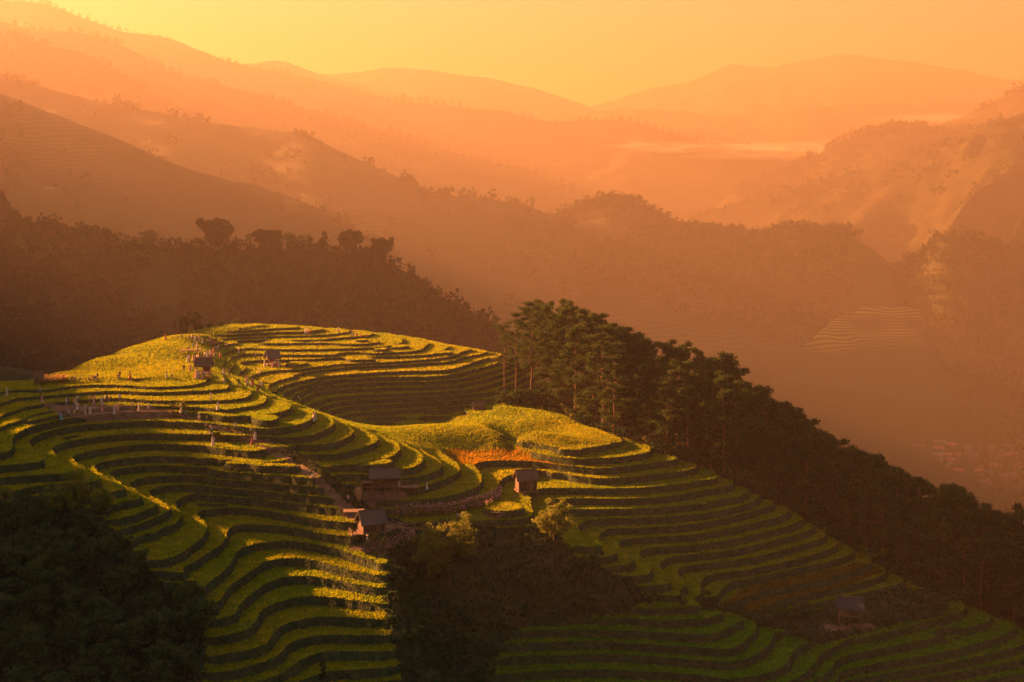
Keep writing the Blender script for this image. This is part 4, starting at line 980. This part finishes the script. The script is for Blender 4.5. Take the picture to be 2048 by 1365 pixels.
# ------------------------------------------------------------------ huts, decks and small things on the hill
def thatch_mat(name, c1, c2):
    m, nt, N, L, P = new_mat(name)
    tc = N.new('ShaderNodeTexCoord'); mp = N.new('ShaderNodeMapping'); mp.inputs['Scale'].default_value = (9, 9, 1.2)
    nz = N.new('ShaderNodeTexNoise'); nz.inputs['Scale'].default_value = 2.0; nz.inputs['Detail'].default_value = 5
    L.new(tc.outputs['Object'], mp.inputs[0]); L.new(mp.outputs[0], nz.inputs['Vector'])
    rp = N.new('ShaderNodeValToRGB'); e = rp.color_ramp.elements; e[0].position = .35; e[0].color = (*c1, 1); e[1].position = .65; e[1].color = (*c2, 1)
    L.new(nz.outputs[0], rp.inputs[0]); L.new(rp.outputs[0], P.inputs['Base Color']); P.inputs['Roughness'].default_value = .9
    b = N.new('ShaderNodeBump'); b.inputs['Strength'].default_value = .8; b.inputs['Distance'].default_value = .08; L.new(nz.outputs[0], b.inputs['Height']); L.new(b.outputs[0], P.inputs['Normal'])
    return m
M_roofg = thatch_mat('weathered_roof', (0.05, 0.042, 0.04), (0.13, 0.11, 0.095))
M_roofb = thatch_mat('thatch', (0.07, 0.045, 0.03), (0.16, 0.10, 0.06))
M_wood = thatch_mat('bamboo_wood', (0.13, 0.075, 0.04), (0.25, 0.15, 0.085))
M_woodd = thatch_mat('dark_planks', (0.06, 0.035, 0.025), (0.13, 0.08, 0.05))

def hut(name, px, py, wpx, roofh, label, rz=0.1, depth=.8, stilts=1.2, wall=1.5, roofmat=None, open_=False, deck=None, ridge_dir='x', lift=0.0, porch=False):
    """stilt hut; (px, py) = foot of its front posts in the photo, wpx = roof width in photo pixels"""
    p = pick(px, py); D = p.y; W = wpx / F * D * .8; Dp = W * depth
    o = empty(name, (p.x, D + Dp * .35, p.z + lift), rz); tag(o, label, 'hut')
    w, d = W * .78, Dp * .72
    zf = stilts; ze = stilts + wall
    for sx in (-1, 0, 1):
        for sy in (-1, 1):
            mb = MB(); mb.tube([(sx * w / 2, sy * d / 2, -1.6), (sx * w / 2, sy * d / 2, ze + .25)], [.1, .09], 6); mb.build('post', M_wood, o)
    mb = MB(); mb.box((0, 0, zf), (w + .5, d + .5, .14))
    n = int((w + .5) / .4)
    for i in range(n): mb.box((-w / 2 - .1 + i * .4, 0, zf + .085), (.34, d + .46, .03))
    mb.build('floor', M_wood, o)
    if not open_:
        mb = MB(); t = .07
        mb.box((0, -d / 2 + .02, zf + .14 + wall / 2), (w * .96, t, wall - .1), 0); mb.box((0, d / 2 - .02, zf + .14 + wall / 2), (w * .96, t, wall - .1), 0)
        mb.box((-w / 2 + .02, 0, zf + .14 + wall / 2), (t, d * .9, wall - .1), 0); mb.box((w / 2 - .02, 0, zf + .14 + wall / 2), (t, d * .9, wall - .1), 0)
        mb.build('wall', M_woodd, o)
        mb = MB(); mb.box((w * .2, -d / 2 - .05, zf + .14 + wall * .45), (.8, .05, wall * .8)); mb.build('door', M_wood, o)
    else:
        mb = MB()
        for sy in (-1, 1):
            for zz in (.35, .8): mb.box((0, sy * d / 2, zf + zz), (w, .06, .06))
        for k in range(int(w / .5)): mb.box((-w / 2 + .25 + k * .5, -d / 2, zf + .45), (.05, .05, .8))
        mb.build('railing', M_wood, o)
        mb = MB(); mb.box((w * .2, d / 2 - .1, zf + .1 + wall / 2), (w * .5, .06, wall - .1)); mb.build('wall', M_woodd, o)
    # gable roof
    mb = MB(); hw, hd = W / 2, Dp / 2; zr = ze + roofh; th = .14
    if ridge_dir == 'x':
        for sy in (-1, 1):
            P = [(-hw, sy * hd, ze - .15), (hw, sy * hd, ze - .15), (hw * .97, sy * .02, zr), (-hw * .97, sy * .02, zr)]
            mb.poly([(a, b, c) for a, b, c in P] + [(a, b, c + th) for a, b, c in P], [(0, 1, 2, 3), (4, 7, 6, 5), (0, 4, 5, 1), (1, 5, 6, 2), (3, 2, 6, 7), (0, 3, 7, 4)])
        mb.tube([(-hw * .98, 0, zr + th), (hw * .98, 0, zr + th)], [.13, .13], 6)
    else:
        for sx in (-1, 1):
            P = [(sx * hw, -hd, ze - .15), (sx * hw, hd, ze - .15), (sx * .02, hd * .97, zr), (sx * .02, -hd * .97, zr)]
            mb.poly([(a, b, c) for a, b, c in P] + [(a, b, c + th) for a, b, c in P], [(0, 1, 2, 3), (4, 7, 6, 5), (0, 4, 5, 1), (1, 5, 6, 2), (3, 2, 6, 7), (0, 3, 7, 4)])
        mb.tube([(0, -hd * .98, zr + th), (0, hd * .98, zr + th)], [.13, .13], 6)
    rf = mb.build('roof', roofmat or M_roofg, o)
    mb = MB()
    if ridge_dir == 'x':
        for sx in (-1, 1): mb.poly([(sx * w / 2, -d / 2, ze - .05), (sx * w / 2, d / 2, ze - .05), (sx * w / 2, 0, zr - .1)], [(0, 1, 2)])
    else:
        for sy in (-1, 1): mb.poly([(-w / 2, sy * d / 2, ze - .05), (w / 2, sy * d / 2, ze - .05), (0, sy * d / 2, zr - .1)], [(0, 1, 2)])
    mb.build('gable', M_woodd, o)
    mb = MB()
    for k in (-.25, .25):
        mb.box((-w * .3 + k, -d / 2 - .7, zf * .5 - .1), (.06, 1.6, .06), rx=math.atan2(zf + .3, 1.4))
    for k in range(5): mb.box((-w * .3, -d / 2 - 1.3 + k * .28, -.1 + k * (zf + .1) / 5), (.55, .12, .05))
    mb.build('ladder', M_wood, o)
    if porch:
        mb = MB(); mb.box((-w / 2 - 1.0, -.2, zf - .1), (2.0, d * .7, .12))
        for sy in (-1, 1): mb.tube([(-w / 2 - 1.8, sy * d * .3 - .2, -2.2), (-w / 2 - 1.8, sy * d * .3 - .2, zf + .9)], [.07, .07], 5)
        mb.box((-w / 2 - 1.9, -.2, zf + .7), (.06, d * .7, .06)); mb.box((-w / 2 - 1.9, -.2, zf + .35), (.06, d * .7, .06))
        mb.build('porch', M_wood, o)
    return o

def deck(px, py, wpx, label, h=1.2, dep=2.2, rz=0.0, rail=False):
    p = pick(px, py); W = wpx / F * p.y
    o = empty('viewing_deck', (p.x, p.y + .5, p.z), rz); tag(o, label, 'viewing deck', None)
    mb = MB(); n = max(4, int(W / .3))
    for i in range(n): mb.box((-W / 2 + (i + .5) * W / n, 0, h), (W / n * .88, dep, .09))
    mb.box((0, -dep / 2 + .2, h - .1), (W, .09, .1)); mb.box((0, dep / 2 - .2, h - .1), (W, .09, .1))
    mb.build('deck_floor', M_wood, o)
    for sx in (-1, 1):
        for sy in (-1, 1):
            mb = MB(); mb.tube([(sx * (W / 2 - .1), sy * (dep / 2 - .15), -1.8), (sx * (W / 2 - .1), sy * (dep / 2 - .15), h + (1.0 if rail else -.05))], [.07, .06], 5); mb.build('post', M_wood, o)
    if rail:
        mb = MB(); mb.box((0, dep / 2 - .15, h + .9), (W, .06, .06)); mb.box((0, dep / 2 - .15, h + .5), (W, .05, .05)); mb.build('railing', M_wood, o)
    return o

hut('stilt_hut', 405, 757, 45, 1.5, 'dark roofed open hut on the upper left knoll with the crowd around it', .1, .8, .9, 1.7, M_roofb, True)
hut('stilt_hut', 543, 734, 37, 1.7, 'small hut with a peaked sunlit roof on the far hilltop steps', .5, .95, .5, 1.5, M_roofg, True)
hut('stilt_hut', 768, 988, 80, 1.3, 'wide dark roofed hut above the flower bed, porch at its left', .12, .55, 1.3, 1.6, M_roofg, True, porch=True)
hut('stilt_hut', 741, 1090, 72, 1.9, 'grey ribbed roof hut on tall stilts by the bend of the footpath', .45, .8, 2.0, 1.5, M_roofg, False, porch=True)
hut('stilt_hut', 1052, 990, 58, 1.6, 'closed plank hut on the central steps beside the golden patch', .25, .85, .6, 2.2, M_roofb, False, ridge_dir='x')
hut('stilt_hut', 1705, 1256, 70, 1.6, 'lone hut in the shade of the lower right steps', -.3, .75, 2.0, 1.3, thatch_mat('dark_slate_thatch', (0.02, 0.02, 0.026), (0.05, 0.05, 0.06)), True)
hut('field_shelter', 958, 822, 36, .8, 'low roofed shelter on the crest behind the green knoll', .1, .6, .3, .9, M_roofb, False)
hut('field_shelter', 76, 770, 24, 1.0, 'small dark shelter by the flowers at the left edge of the crest', .2, .8, .4, 1.2, M_roofb, False)
deck(381, 712, 42, 'long bamboo deck with three people on it, above the dark roofed hut', 1.3, 2.4)
deck(741, 982, 34, 'bamboo deck left of the wide dark roofed hut', 1.5, 2.0, .1)
deck(819, 987, 38, 'bamboo deck with a railing right of the wide dark roofed hut', 1.1, 2.0, .05, True)
deck(707, 1042, 42, 'bamboo deck above the grey ribbed roof hut at the path bend', 1.6, 2.2, .1)
deck(925, 1042, 26, 'small plank deck at the lower edge of the flower bed', .9, 1.6, .1)
deck(992, 1032, 22, 'small plank deck at the right end of the flower bed', .6, 1.6, .1)

# woven basket sculpture beside the path
p = pick(716, 1000)
o = empty('giant_basket', tuple(p)); tag(o, 'pale woven giant basket with leaves on top beside the footpath', 'basket')
mb = MB(); mb.tube([(0, 0, -.3), (0, 0, .3), (0, 0, 1.1), (0, 0, 1.9), (0, 0, 2.3)], [.45, .6, .75, .6, .5], 14); mb.build('body', noise_mat('woven_cane', (.42, .26, .12), (.60, .40, .20), 6.0, bump=.6), o, True)
V, Q = leaves(np.array([[0, 0, 2.5], [.4, .1, 2.6], [-.5, 0, 2.5]]), np.array([.5, .45, .45]), 50, .15, .25, np.random.default_rng(3), .6, .3); leaf_obj('leaves', V, Q, M_leafb, o)
# poles
for (px_, py_, h_, lab) in [(436, 779, 2.7, 'thin bare pole standing at the tip of the second crescent step'), (1903, 432, 0, '')]:
    if h_:
        p = pick(px_, py_); mb = MB(); mb.tube([(0, 0, -.5), (.05, 0, h_ * .5), (.0, 0, h_)], [.07, .06, .05], 6); mb.box((0, 0, h_ * .93), (.3, .05, .05)); o = mb.build('pole', M_wood); o.location = p; tag(o, lab, 'pole')
mb = MB(); mb.box((0, 0, 1.6), (2.6, .12, .14)); mb.tube([(-1.2, 0, -.5), (-1.2, 0, 1.6)], [.07, .07], 5); mb.tube([(1.2, 0, -.5), (1.2, 0, 1.6)], [.07, .07], 5)

# flower beds (countless small blossoms)
def flowers(name, pts, n, cols, spread, hgt, rng=np.random.default_rng(12)):
    M_f = noise_mat(name + '_petals', cols[0], cols[1], 3.0, trans=.3); P_ = []; S_ = []
    while len(P_) < n:
        k = rng.integers(0, len(pts) - 1); t = rng.random(); px_ = pts[k][0] + (pts[k + 1][0] - pts[k][0]) * t; py_ = pts[k][1] + (pts[k + 1][1] - pts[k][1]) * t + rng.uniform(-spread, spread)
        q = pick(px_, py_)
        if q is None: continue
        P_.append((q.x, q.y, q.z))
    P_ = np.array(P_); h_ = hgt * (.5 + .7 * rng.random(len(P_)))
    V, Q = leaves(P_ + np.stack([0 * h_, 0 * h_, h_], 1), np.full(len(P_), .12), 4, .16, .16, rng, .6, .2)
    V2, Q2 = leaves(P_ + np.stack([0 * h_, 0 * h_, h_ * .45], 1), h_ * .45, 10, .12, .3, rng, .9, .4)
    o = mesh_np(name, np.concatenate([V, V2]), np.concatenate([Q, Q2 + len(V)]), [M_f, M_leafb], np.r_[np.zeros(len(Q)), np.ones(len(Q2))]); tag(o, kind='stuff')
flowers('flowers', [(792, 1030), (850, 1026), (900, 1024), (940, 1014), (975, 1005), (1003, 992)], 900, ((.55, .22, .30), (.75, .45, .50)), 9, 1.0)
flowers('flowers', [(735, 1102), (775, 1095), (800, 1085), (830, 1075)], 220, ((.5, .2, .3), (.7, .4, .45)), 10, .9)
flowers('flowers', [(85, 766), (110, 764), (135, 762)], 260, ((.65, .35, .12), (.8, .5, .2)), 4, 1.2)

# strip footpaths laid on the slope
def path(name, pts, w, lift=.05):
    c = crspline(pts, 4.0); P_ = [pick(a, b) for a, b in c]; P_ = [q for q in P_ if q is not None]
    V = []; 
    for i, q in enumerate(P_):
        d = (P_[min(i + 1, len(P_) - 1)] - P_[max(i - 1, 0)]); d.z = 0
        if d.length < 1e-6: d = Vector((1, 0, 0))
        nrm = Vector((-d.y, d.x, 0)).normalized() * w * (.4 + .2 * math.sin(i * 1.7))
        for s in (-1, 0, 1):
            a = q + nrm * s; V.append((a.x, a.y, max(ground(a.x, a.y), q.z - .25) + lift + (.04 if s == 0 else -.12)))
    n = len(P_); Fq = [(3 * i + k, 3 * i + k + 1, 3 * i + k + 4, 3 * i + k + 3) for i in range(n - 1) for k in (0, 1)]
    o = mesh_np(name, np.array(V), np.array(Fq), [M_dirt], smooth=True); tag(o, kind='structure')
path('path', [(88, 811), (140, 812), (200, 811), (260, 814), (320, 820), (360, 829), (400, 843), (450, 860), (500, 878), (548, 889), (585, 907), (614, 925), (654, 954), (683, 972)], 1.0)
path('path', [(480, 884), (520, 889), (560, 900), (600, 920), (635, 950), (665, 980), (690, 1008), (712, 1018)], .9)
path('path', [(683, 972), (712, 1000), (738, 1022), (770, 1042), (800, 1046), (880, 1044), (950, 1037), (1000, 1030), (1022, 1005), (1030, 990)], .9)
path('path', [(770, 1042), (800, 1058), (840, 1075), (880, 1090)], .9)
path('path', [(560, 1240 + 200)], .1) if False else None

# ------------------------------------------------------------------ people
def plain(name, c, rough=.85):
    m, nt, N, L, P = new_mat(name); P.inputs['Base Color'].default_value = (*c, 1); P.inputs['Roughness'].default_value = rough
    nz = N.new('ShaderNodeTexNoise'); nz.inputs['Scale'].default_value = 9; bm_ = N.new('ShaderNodeBump'); bm_.inputs['Strength'].default_value = .3; L.new(nz.outputs[0], bm_.inputs['Height']); L.new(bm_.outputs[0], P.inputs['Normal'])
    return m
SKIN = plain('skin', (.45, .26, .17)); HAIR = plain('hair', (.03, .02, .018)); HAT = plain('straw_hat', (.65, .50, .28))
CL = {k: plain('cloth_' + k, c) for k, c in dict(white=(.52, .50, .48), cream=(.46, .39, .29), black=(.03, .03, .035), navy=(.04, .06, .13), red=(.35, .06, .05), pink=(.50, .26, .26), teal=(.08, .42, .45), grey=(.25, .24, .24), yellow=(.6, .45, .1), blue=(.15, .28, .5)).items()}
def body_mesh(pose):
    """one continuous skinned body, about 1.68 m; materials: 0 skin 1 hair 2 top 3 lower"""
    sit = pose == 'sit'; hz_ = .42 if sit else .92
    J = {'pel': (0, 0, hz_), 'wst': (0, 0, hz_ + .18), 'che': (0, -.01, hz_ + .42), 'nek': (0, 0, hz_ + .55), 'hd1': (0, -.02, hz_ + .66), 'hd2': (0, 0, hz_ + .76)}
    E = [('pel', 'wst'), ('wst', 'che'), ('che', 'nek'), ('nek', 'hd1'), ('hd1', 'hd2')]
    Rr = {'pel': .15, 'wst': .125, 'che': .16, 'nek': .055, 'hd1': .095, 'hd2': .085}
    for s, S in ((-1, 'l'), (1, 'r')):
        J['sh' + S] = (s * .19, 0, hz_ + .46); Rr['sh' + S] = .062
        if pose == 'arms' and s == 1: el, ha = (s * .34, -.1, hz_ + .62), (s * .26, -.15, hz_ + .86)
        elif pose == 'photo': el, ha = (s * .25, -.12, hz_ + .26), (s * .07, -.30, hz_ + .46)
        elif sit: el, ha = (s * .25, -.1, hz_ + .22), (s * .16, -.32, hz_ + .16)
        else: el, ha = (s * .26, .02, hz_ + .2), (s * .27, -.06, hz_ - .04)
        J['el' + S] = el; J['ha' + S] = ha; Rr['el' + S] = .045; Rr['ha' + S] = .032
        J['fi' + S] = tuple(Vector(ha) + (Vector(ha) - Vector(el)).normalized() * .12); Rr['fi' + S] = .025
        if sit: kn, an, to = (s * .13, -.42, hz_ + .06), (s * .13, -.50, .08), (s * .13, -.64, .03)
        elif pose == 'walk': kn, an, to = (s * .10, -.12 * s - .03, .50), (s * .10, -.22 * s + .06, .09), (s * .10, -.22 * s - .09, .04)
        else: kn, an, to = (s * .10, -.02, .50), (s * .11, .03, .09), (s * .12, -.12, .04)
        J['hp' + S] = (s * .09, 0, hz_ - .06); Rr['hp' + S] = .095; J['kn' + S] = kn; Rr['kn' + S] = .062; J['an' + S] = an; Rr['an' + S] = .042; J['to' + S] = to; Rr['to' + S] = .035
        E += [('che', 'sh' + S), ('sh' + S, 'el' + S), ('el' + S, 'ha' + S), ('ha' + S, 'fi' + S), ('pel', 'hp' + S), ('hp' + S, 'kn' + S), ('kn' + S, 'an' + S), ('an' + S, 'to' + S)]
    names = list(J); me = bpy.data.meshes.new('person'); me.from_pydata([J[n] for n in names], [(names.index(a), names.index(b)) for a, b in E], [])
    o = bpy.data.objects.new('tmp', me); C.objects.link(o)
    sk = o.modifiers.new('s', 'SKIN'); sk.use_smooth_shade = True
    for i, n in enumerate(names):
        v = me.skin_vertices[0].data[i]; v.radius = (Rr[n], Rr[n] * (.72 if n in ('pel', 'wst', 'che') else 1)); v.use_root = (n == 'pel')
    sb = o.modifiers.new('b', 'SUBSURF'); sb.levels = 1; sb.render_levels = 1
    dg = bpy.context.evaluated_depsgraph_get(); m2 = bpy.data.meshes.new_from_object(o.evaluated_get(dg)); bpy.data.objects.remove(o)
    m2.name = 'person'
    return m2, hz_, J
BODY = {p: body_mesh(p) for p in ('stand', 'walk', 'arms', 'photo', 'sit')}
def make_person(pose, top, low, dress=None, hat=False, longhair=False):
    m0, hz_, J = BODY[pose]; me = m0.copy(); me.materials.clear()
    for m in (SKIN, HAIR, CL[top], CL[low]): me.materials.append(m)
    n = len(me.polygons); mi = np.zeros(n, int)
    for i, pl in enumerate(me.polygons):
        c = pl.center; m = 2
        hand = min((Vector(J['fil']) - c).length, (Vector(J['fir']) - c).length) < .14
        if c.z > hz_ + .58: m = 1 if (c.z > hz_ + .76 or c.y > .01) else 0
        elif c.z > hz_ + .52 and abs(c.x) < .09: m = 0
        elif hand: m = 0
        elif c.z < hz_ + .04 and abs(c.x) < .21 or (pose == 'sit' and c.y < -.2 and c.z < hz_ + .12): m = 3
        if c.z < .07: m = 1
        mi[i] = m
    me.polygons.foreach_set('material_index', mi)
    o = bpy.data.objects.new('person', me); C.objects.link(o)
    if dress:
        mb = MB(); rings = [(.97 + hz_ - .92, .15, .11), (.75, .2, .17), (.4, .27, .24), (.12, .33, .3)]
        if pose == 'sit': rings = [(hz_ + .05, .2, .2), (.3, .3, .4), (.12, .36, .5)]
        V = []; k = 12
        for z_, a, b in rings: V += [(a * math.cos(2 * math.pi * i / k), b * math.sin(2 * math.pi * i / k) - (.15 if pose == 'sit' else 0), z_) for i in range(k)]
        mb.poly(V, [(r * k + i, (r + 1) * k + i, (r + 1) * k + (i + 1) % k, r * k + (i + 1) % k) for r in range(len(rings) - 1) for i in range(k)])
        mb.build('skirt', CL[dress], o, True)
    if hat:
        mb = MB(); mb.tube([(0, 0, hz_ + .74), (0, 0, hz_ + .80), (0, 0, hz_ + .94)], [.25, .17, .02], 12); mb.build('hat', HAT, o, True)
    if longhair:
        mb = MB(); mb.tube([(0, .05, hz_ + .76), (0, .09, hz_ + .6), (0, .09, hz_ + .36)], [.08, .09, .04], 8); mb.build('hair', HAIR, o, True)
    return o
VAR = [make_person('stand', 'white', 'black'), make_person('stand', 'white', 'white', 'white', longhair=True), make_person('walk', 'black', 'navy'), make_person('photo', 'grey', 'black'),
       make_person('arms', 'pink', 'pink', 'pink', longhair=True), make_person('stand', 'red', 'red', 'red', longhair=True), make_person('stand', 'teal', 'teal', 'teal', longhair=True), make_person('sit', 'navy', 'black'),
       make_person('stand', 'cream', 'cream', 'cream', hat=True), make_person('walk', 'yellow', 'grey'), make_person('stand', 'blue', 'black'), make_person('sit', 'red', 'black'), make_person('walk', 'white', 'grey', hat=True)]
VUSED = [False] * len(VAR)
DESC = ['in white shirt', 'in long white dress', 'walking in dark clothes', 'in grey with raised camera', 'in pink with arm raised', 'in long red dress', 'in long teal dress', 'sitting in dark clothes',
        'in cream dress and hat', 'walking in yellow top', 'in a blue top', 'sitting in red top', 'in white with straw hat']
PEOPLE = {
 'on the far hilltop skyline': [(611,668,1),(615.5,668,4),(620,668,5),(624,668,2),(677,668,12),(702,672,2),(707,674,7),(713,673,5),(722,675,5),(735,677,11)],
 'at the top of the knoll': [(331,681,5),(365,677,7),(379,680,2),(384,683,0),(390,685,1),(395,686,3),(398.5,685,9),(405,688,1),(420,685,4),(416,689,7),(425,690,7),(429,690,11),(532,688,2)],
 'queueing above the dark hut': [(451,701,2),(454,700,3),(437,705,10),(431,705.5,2),(427,710,5),(422.5,713,4),(419,714,0),(414.5,716,1),(409,717,12),(403.5,718,10),(440,718.5,5),(430.6,721,2),(424,726,1),(421,724,5),(375.7,724,1),(379,727,3),(386,726,8),(390,724.5,5),(393.5,723,0),(397,721.5,4)],
 'around the dark open hut': [(367.6,744,2),(380,743.5,4),(384,743.5,3),(390,756,5),(393,758,8),(396.4,758,1),(400,758,0),(404.5,758.5,4),(409,759,10),(415,761,11),(333,757,8),(343.5,757.5,7)],
 'on the grassy spur path': [(446.7,750,1),(453,752,9),(458.5,756,2),(448,767,8),(477.5,773,2),(493,765.5,4),(494.3,777,0),(501,778.5,10),(505,772,5),(515.5,784,5),(523,778.7,12),(597,806,3)],
 'near the peaked hilltop hut': [(477.5,707.5,8),(489,710,2),(511,720,3),(521.4,723,7),(529.5,734,1),(519,754,12),(545.6,736,4),(550,734.7,0),(554,736,5),(557,734.7,1)],
 'on the crescent steps': [(422,805,12),(435.7,821,1),(362.5,827,8),(627,844.4,1),(630.6,842,8)],
 'on the slope footpath': [(422,869,1),(418.5,869,2),(426,892,1),(471,861.5,0),(504,891,5),(510,881,1),(502,872.5,3),(371,838,10),(398.4,845.6,12),(344,837,2),(626,965,0),(697,1010,3)],
 'in the shaded slope crowd': [(80.6,792,10),(84,807,4),(99.6,829,2),(117,841,10),(122.3,841,6),(137,836,0),(148.7,835.5,9),(127,838,2),(132.6,813,12),(136.5,811,2),(148,813.5,9),(152,812,8),(156,807,0),(154.5,821,1),(179.4,807,9),(188,810,4),(170.6,829,8),(174,827.5,3),(180,829,1),(203,811.3,1),(203.6,823.8,4),(210,807,0),(214,807,2),(220.4,807,2),(228.5,829.6,1),(235,821.6,4),(239.5,805.5,10),(265,823,3),(272.4,826,2),(278.3,824.5,8),(297.3,824.5,12),(13.5,793,8)],
 'along the left crest': [(126.7,766,5),(143.5,763.5,7),(147.8,763.5,11),(151.6,763.5,7),(161,763.5,7),(179,763,7),(185.7,762,11),(190.4,761.5,7),(194.8,761.5,2),(235.8,758.5,11),(239.5,758.5,2),(260,758.5,5)],
 'beside the wide roofed hut': [(854,980,1),(798,983,12)],
 'by the ribbed roof hut': [(783,1046,7),(735,1092,12)],
}
rq = random.Random(8)
for where, L_ in PEOPLE.items():
    cnt = {}
    for (_, _, v) in L_: cnt[v] = cnt.get(v, 0) + 1
    seen = {}
    for (px_, py_, v) in L_:
        q = pick(px_, py_)
        if q is None: continue
        d = Vector((q.x, q.y, q.z - CAMZ)); loc = Vector((q.x, q.y, q.z - .03))
        if not VUSED[v]: VUSED[v] = True; o = VAR[v]
        else:
            o = VAR[v].copy(); C.objects.link(o)
            for ch in VAR[v].children: c2 = ch.copy(); C.objects.link(c2); c2.parent = o
        o.location = loc; o.rotation_euler = (0, 0, rq.uniform(-1.6, 1.6)); s_ = rq.uniform(.93, 1.05) * 1.05; o.scale = (s_, s_, s_)
        seen[v] = seen.get(v, 0) + 1
        rank = sorted(k_[0] for k_ in L_ if k_[2] == v).index(px_)
        o['label'] = 'person %s %s' % (DESC[v], where) if cnt[v] == 1 else 'person %s, %s from left %s' % (DESC[v], ORD[rank], where)
        o['category'] = 'person'; o['group'] = 'people ' + where
for i, o in enumerate(VAR):
    if not VUSED[i]:
        for ch in list(o.children): bpy.data.objects.remove(ch)
        bpy.data.objects.remove(o)
# three people on the long bamboo deck
for px_, v, lab in ((377, 2, 'person in dark clothes standing at the left of the long bamboo deck'), (385.5, 10, 'person in a blue top standing in the middle of the long bamboo deck'), (393.5, 8, 'person in a cream dress at the right end of the long bamboo deck')):
    q = pick(381, 712); o = VAR[v].copy(); C.objects.link(o)
    for ch in VAR[v].children: c2 = ch.copy(); C.objects.link(c2); c2.parent = o
    o.location = ((px_ - 1024) / F * q.y, q.y + .6, q.z + 1.35); o.scale = (1, 1, 1); o['label'] = lab; o['category'] = 'person'; o['group'] = 'people on the long bamboo deck'

# ------------------------------------------------------------------ the far village on the valley floor and a few far-off marks
_V = []; _T = []; _b = 0
for key in ('hill3', 'hill14', 'hill15', 'hill16', 'mountain13', 'hill2'):
    S, Tt, x, y, z, o = FARM[key]; ny, nx = S.shape
    _V.append(np.stack([x.ravel(), y.ravel(), z.ravel()], 1)); i = (np.arange(ny - 1)[:, None] * nx + np.arange(nx - 1)[None, :]).ravel()
    _T += [np.stack([i, i + 1, i + nx + 1], 1) + _b, np.stack([i, i + nx + 1, i + nx], 1) + _b]; _b += len(_V[-1])
_V.append(np.stack([GX.ravel(), GY.ravel(), GZ.ravel()], 1)); i = (np.arange(219)[:, None] * 200 + np.arange(199)[None, :]).ravel()
_T += [np.stack([i, i + 1, i + 201], 1) + _b, np.stack([i, i + 201, i + 200], 1) + _b]
BVHF = BVHTree.FromPolygons(np.concatenate(_V).tolist(), np.concatenate(_T).tolist(), all_triangles=True)
def pickfar(px, py):
    r = BVHF.ray_cast(CAMP, Vector(((px - 1024) / F, 1.0, -(py - HY) / F)).normalized()); return r[0]
M_plaster = noise_mat('pale_plaster', (.10, .09, .085), (.17, .155, .14), .5); M_tin = noise_mat('tin_roof', (.08, .07, .075), (.16, .14, .14), .8); M_tile = noise_mat('red_tile', (.22, .07, .05), (.32, .12, .08), .8)
def house_proto(k):
    o = empty('village_house', (0, 0, 0)); w, d, h = ((9, 7, 4), (12, 7, 3.5), (8, 8, 7), (16, 8, 4.5))[k]
    mb = MB(); mb.box((0, 0, h / 2 - .8), (w, d, h + 1.6)); mb.build('wall', M_plaster, o)
    mb = MB(); a, b, r = w / 2 + .5, d / 2 + .6, h + d * .3
    mb.poly([(-a, -b, h - .2), (a, -b, h - .2), (a, b, h - .2), (-a, b, h - .2), (-a, 0, r), (a, 0, r)], [(0, 1, 5, 4), (2, 3, 4, 5), (1, 2, 5), (3, 0, 4), (0, 3, 2, 1)]); mb.build('roof', (M_tin, M_tile, M_tin, M_tin)[k], o)
    for s in (-1, 1): mb = MB(); mb.box((s * w * .25, -d / 2 - .03, h * .5), (1.2, .1, 1.3)); mb.build('window', M_woodd, o)
    mb = MB(); mb.box((0, -d / 2 - .04, 1.1), (1.3, .1, 2.2)); mb.build('door', M_woodd, o)
    return o
HOUSES = Kind([house_proto(k) for k in range(4)], 1.0)
rv = random.Random(31); nh = 0
for i in range(46):
    px_ = rv.uniform(1835, 2046); py_ = rv.uniform(886, 985)
    if py_ > np.interp(px_, SIL[:, 0], SIL[:, 1]) + 4: continue
    q = pickfar(px_, py_)
    if q is None: continue
    nh += 1
    HOUSES.put(rv.randrange(4), tuple(q), rv.uniform(-.8, .8), rv.uniform(.7, 1.0), 1.0, 'small pale hazy house in the %s part of the village beyond the pines' % ('left' if px_ < 1905 else 'middle' if px_ < 1975 else 'right'), 'house', 'hazy village houses, %s part' % ('left' if px_ < 1905 else 'middle' if px_ < 1975 else 'right'))
for k, ((px_, py_), lab) in enumerate([((100, 384), 'lone pale roofed house on the shaded far slope at the left')]):
    q = pickfar(px_, py_)
    if q: HOUSES.put(3, tuple(q), .2, .8, 1.0, lab, 'house')
# lattice mast on the far right slope
def mast(px_, py_, ty, lab):
    q = pickfar(px_, py_)
    if q is None: return
    hh = (py_ - ty) / F * q.y; mb = MB(); b_ = hh * .04
    for sx in (-1, 1):
        for sy in (-1, 1): mb.tube([(sx * b_, sy * b_, -2), (sx * b_ * .2, sy * b_ * .2, hh)], [.35, .2], 4)
    for i in range(14):
        z0 = hh * i / 14; r0 = b_ * (1 - .8 * i / 14); r1 = b_ * (1 - .8 * (i + 1) / 14)
        for s in (-1, 1): mb.tube([(-r0, s * r0, z0), (r1, s * r1, z0 + hh / 14)], [.15, .15], 3); mb.tube([(s * r0, r0, z0), (s * r1, -r1, z0 + hh / 14)], [.15, .15], 3)
    o = mb.build('radio_mast', M_woodd); o.location = q; tag(o, lab, 'mast')
mast(1903, 452, 402, 'thin lattice radio mast on the orange slope at the right')
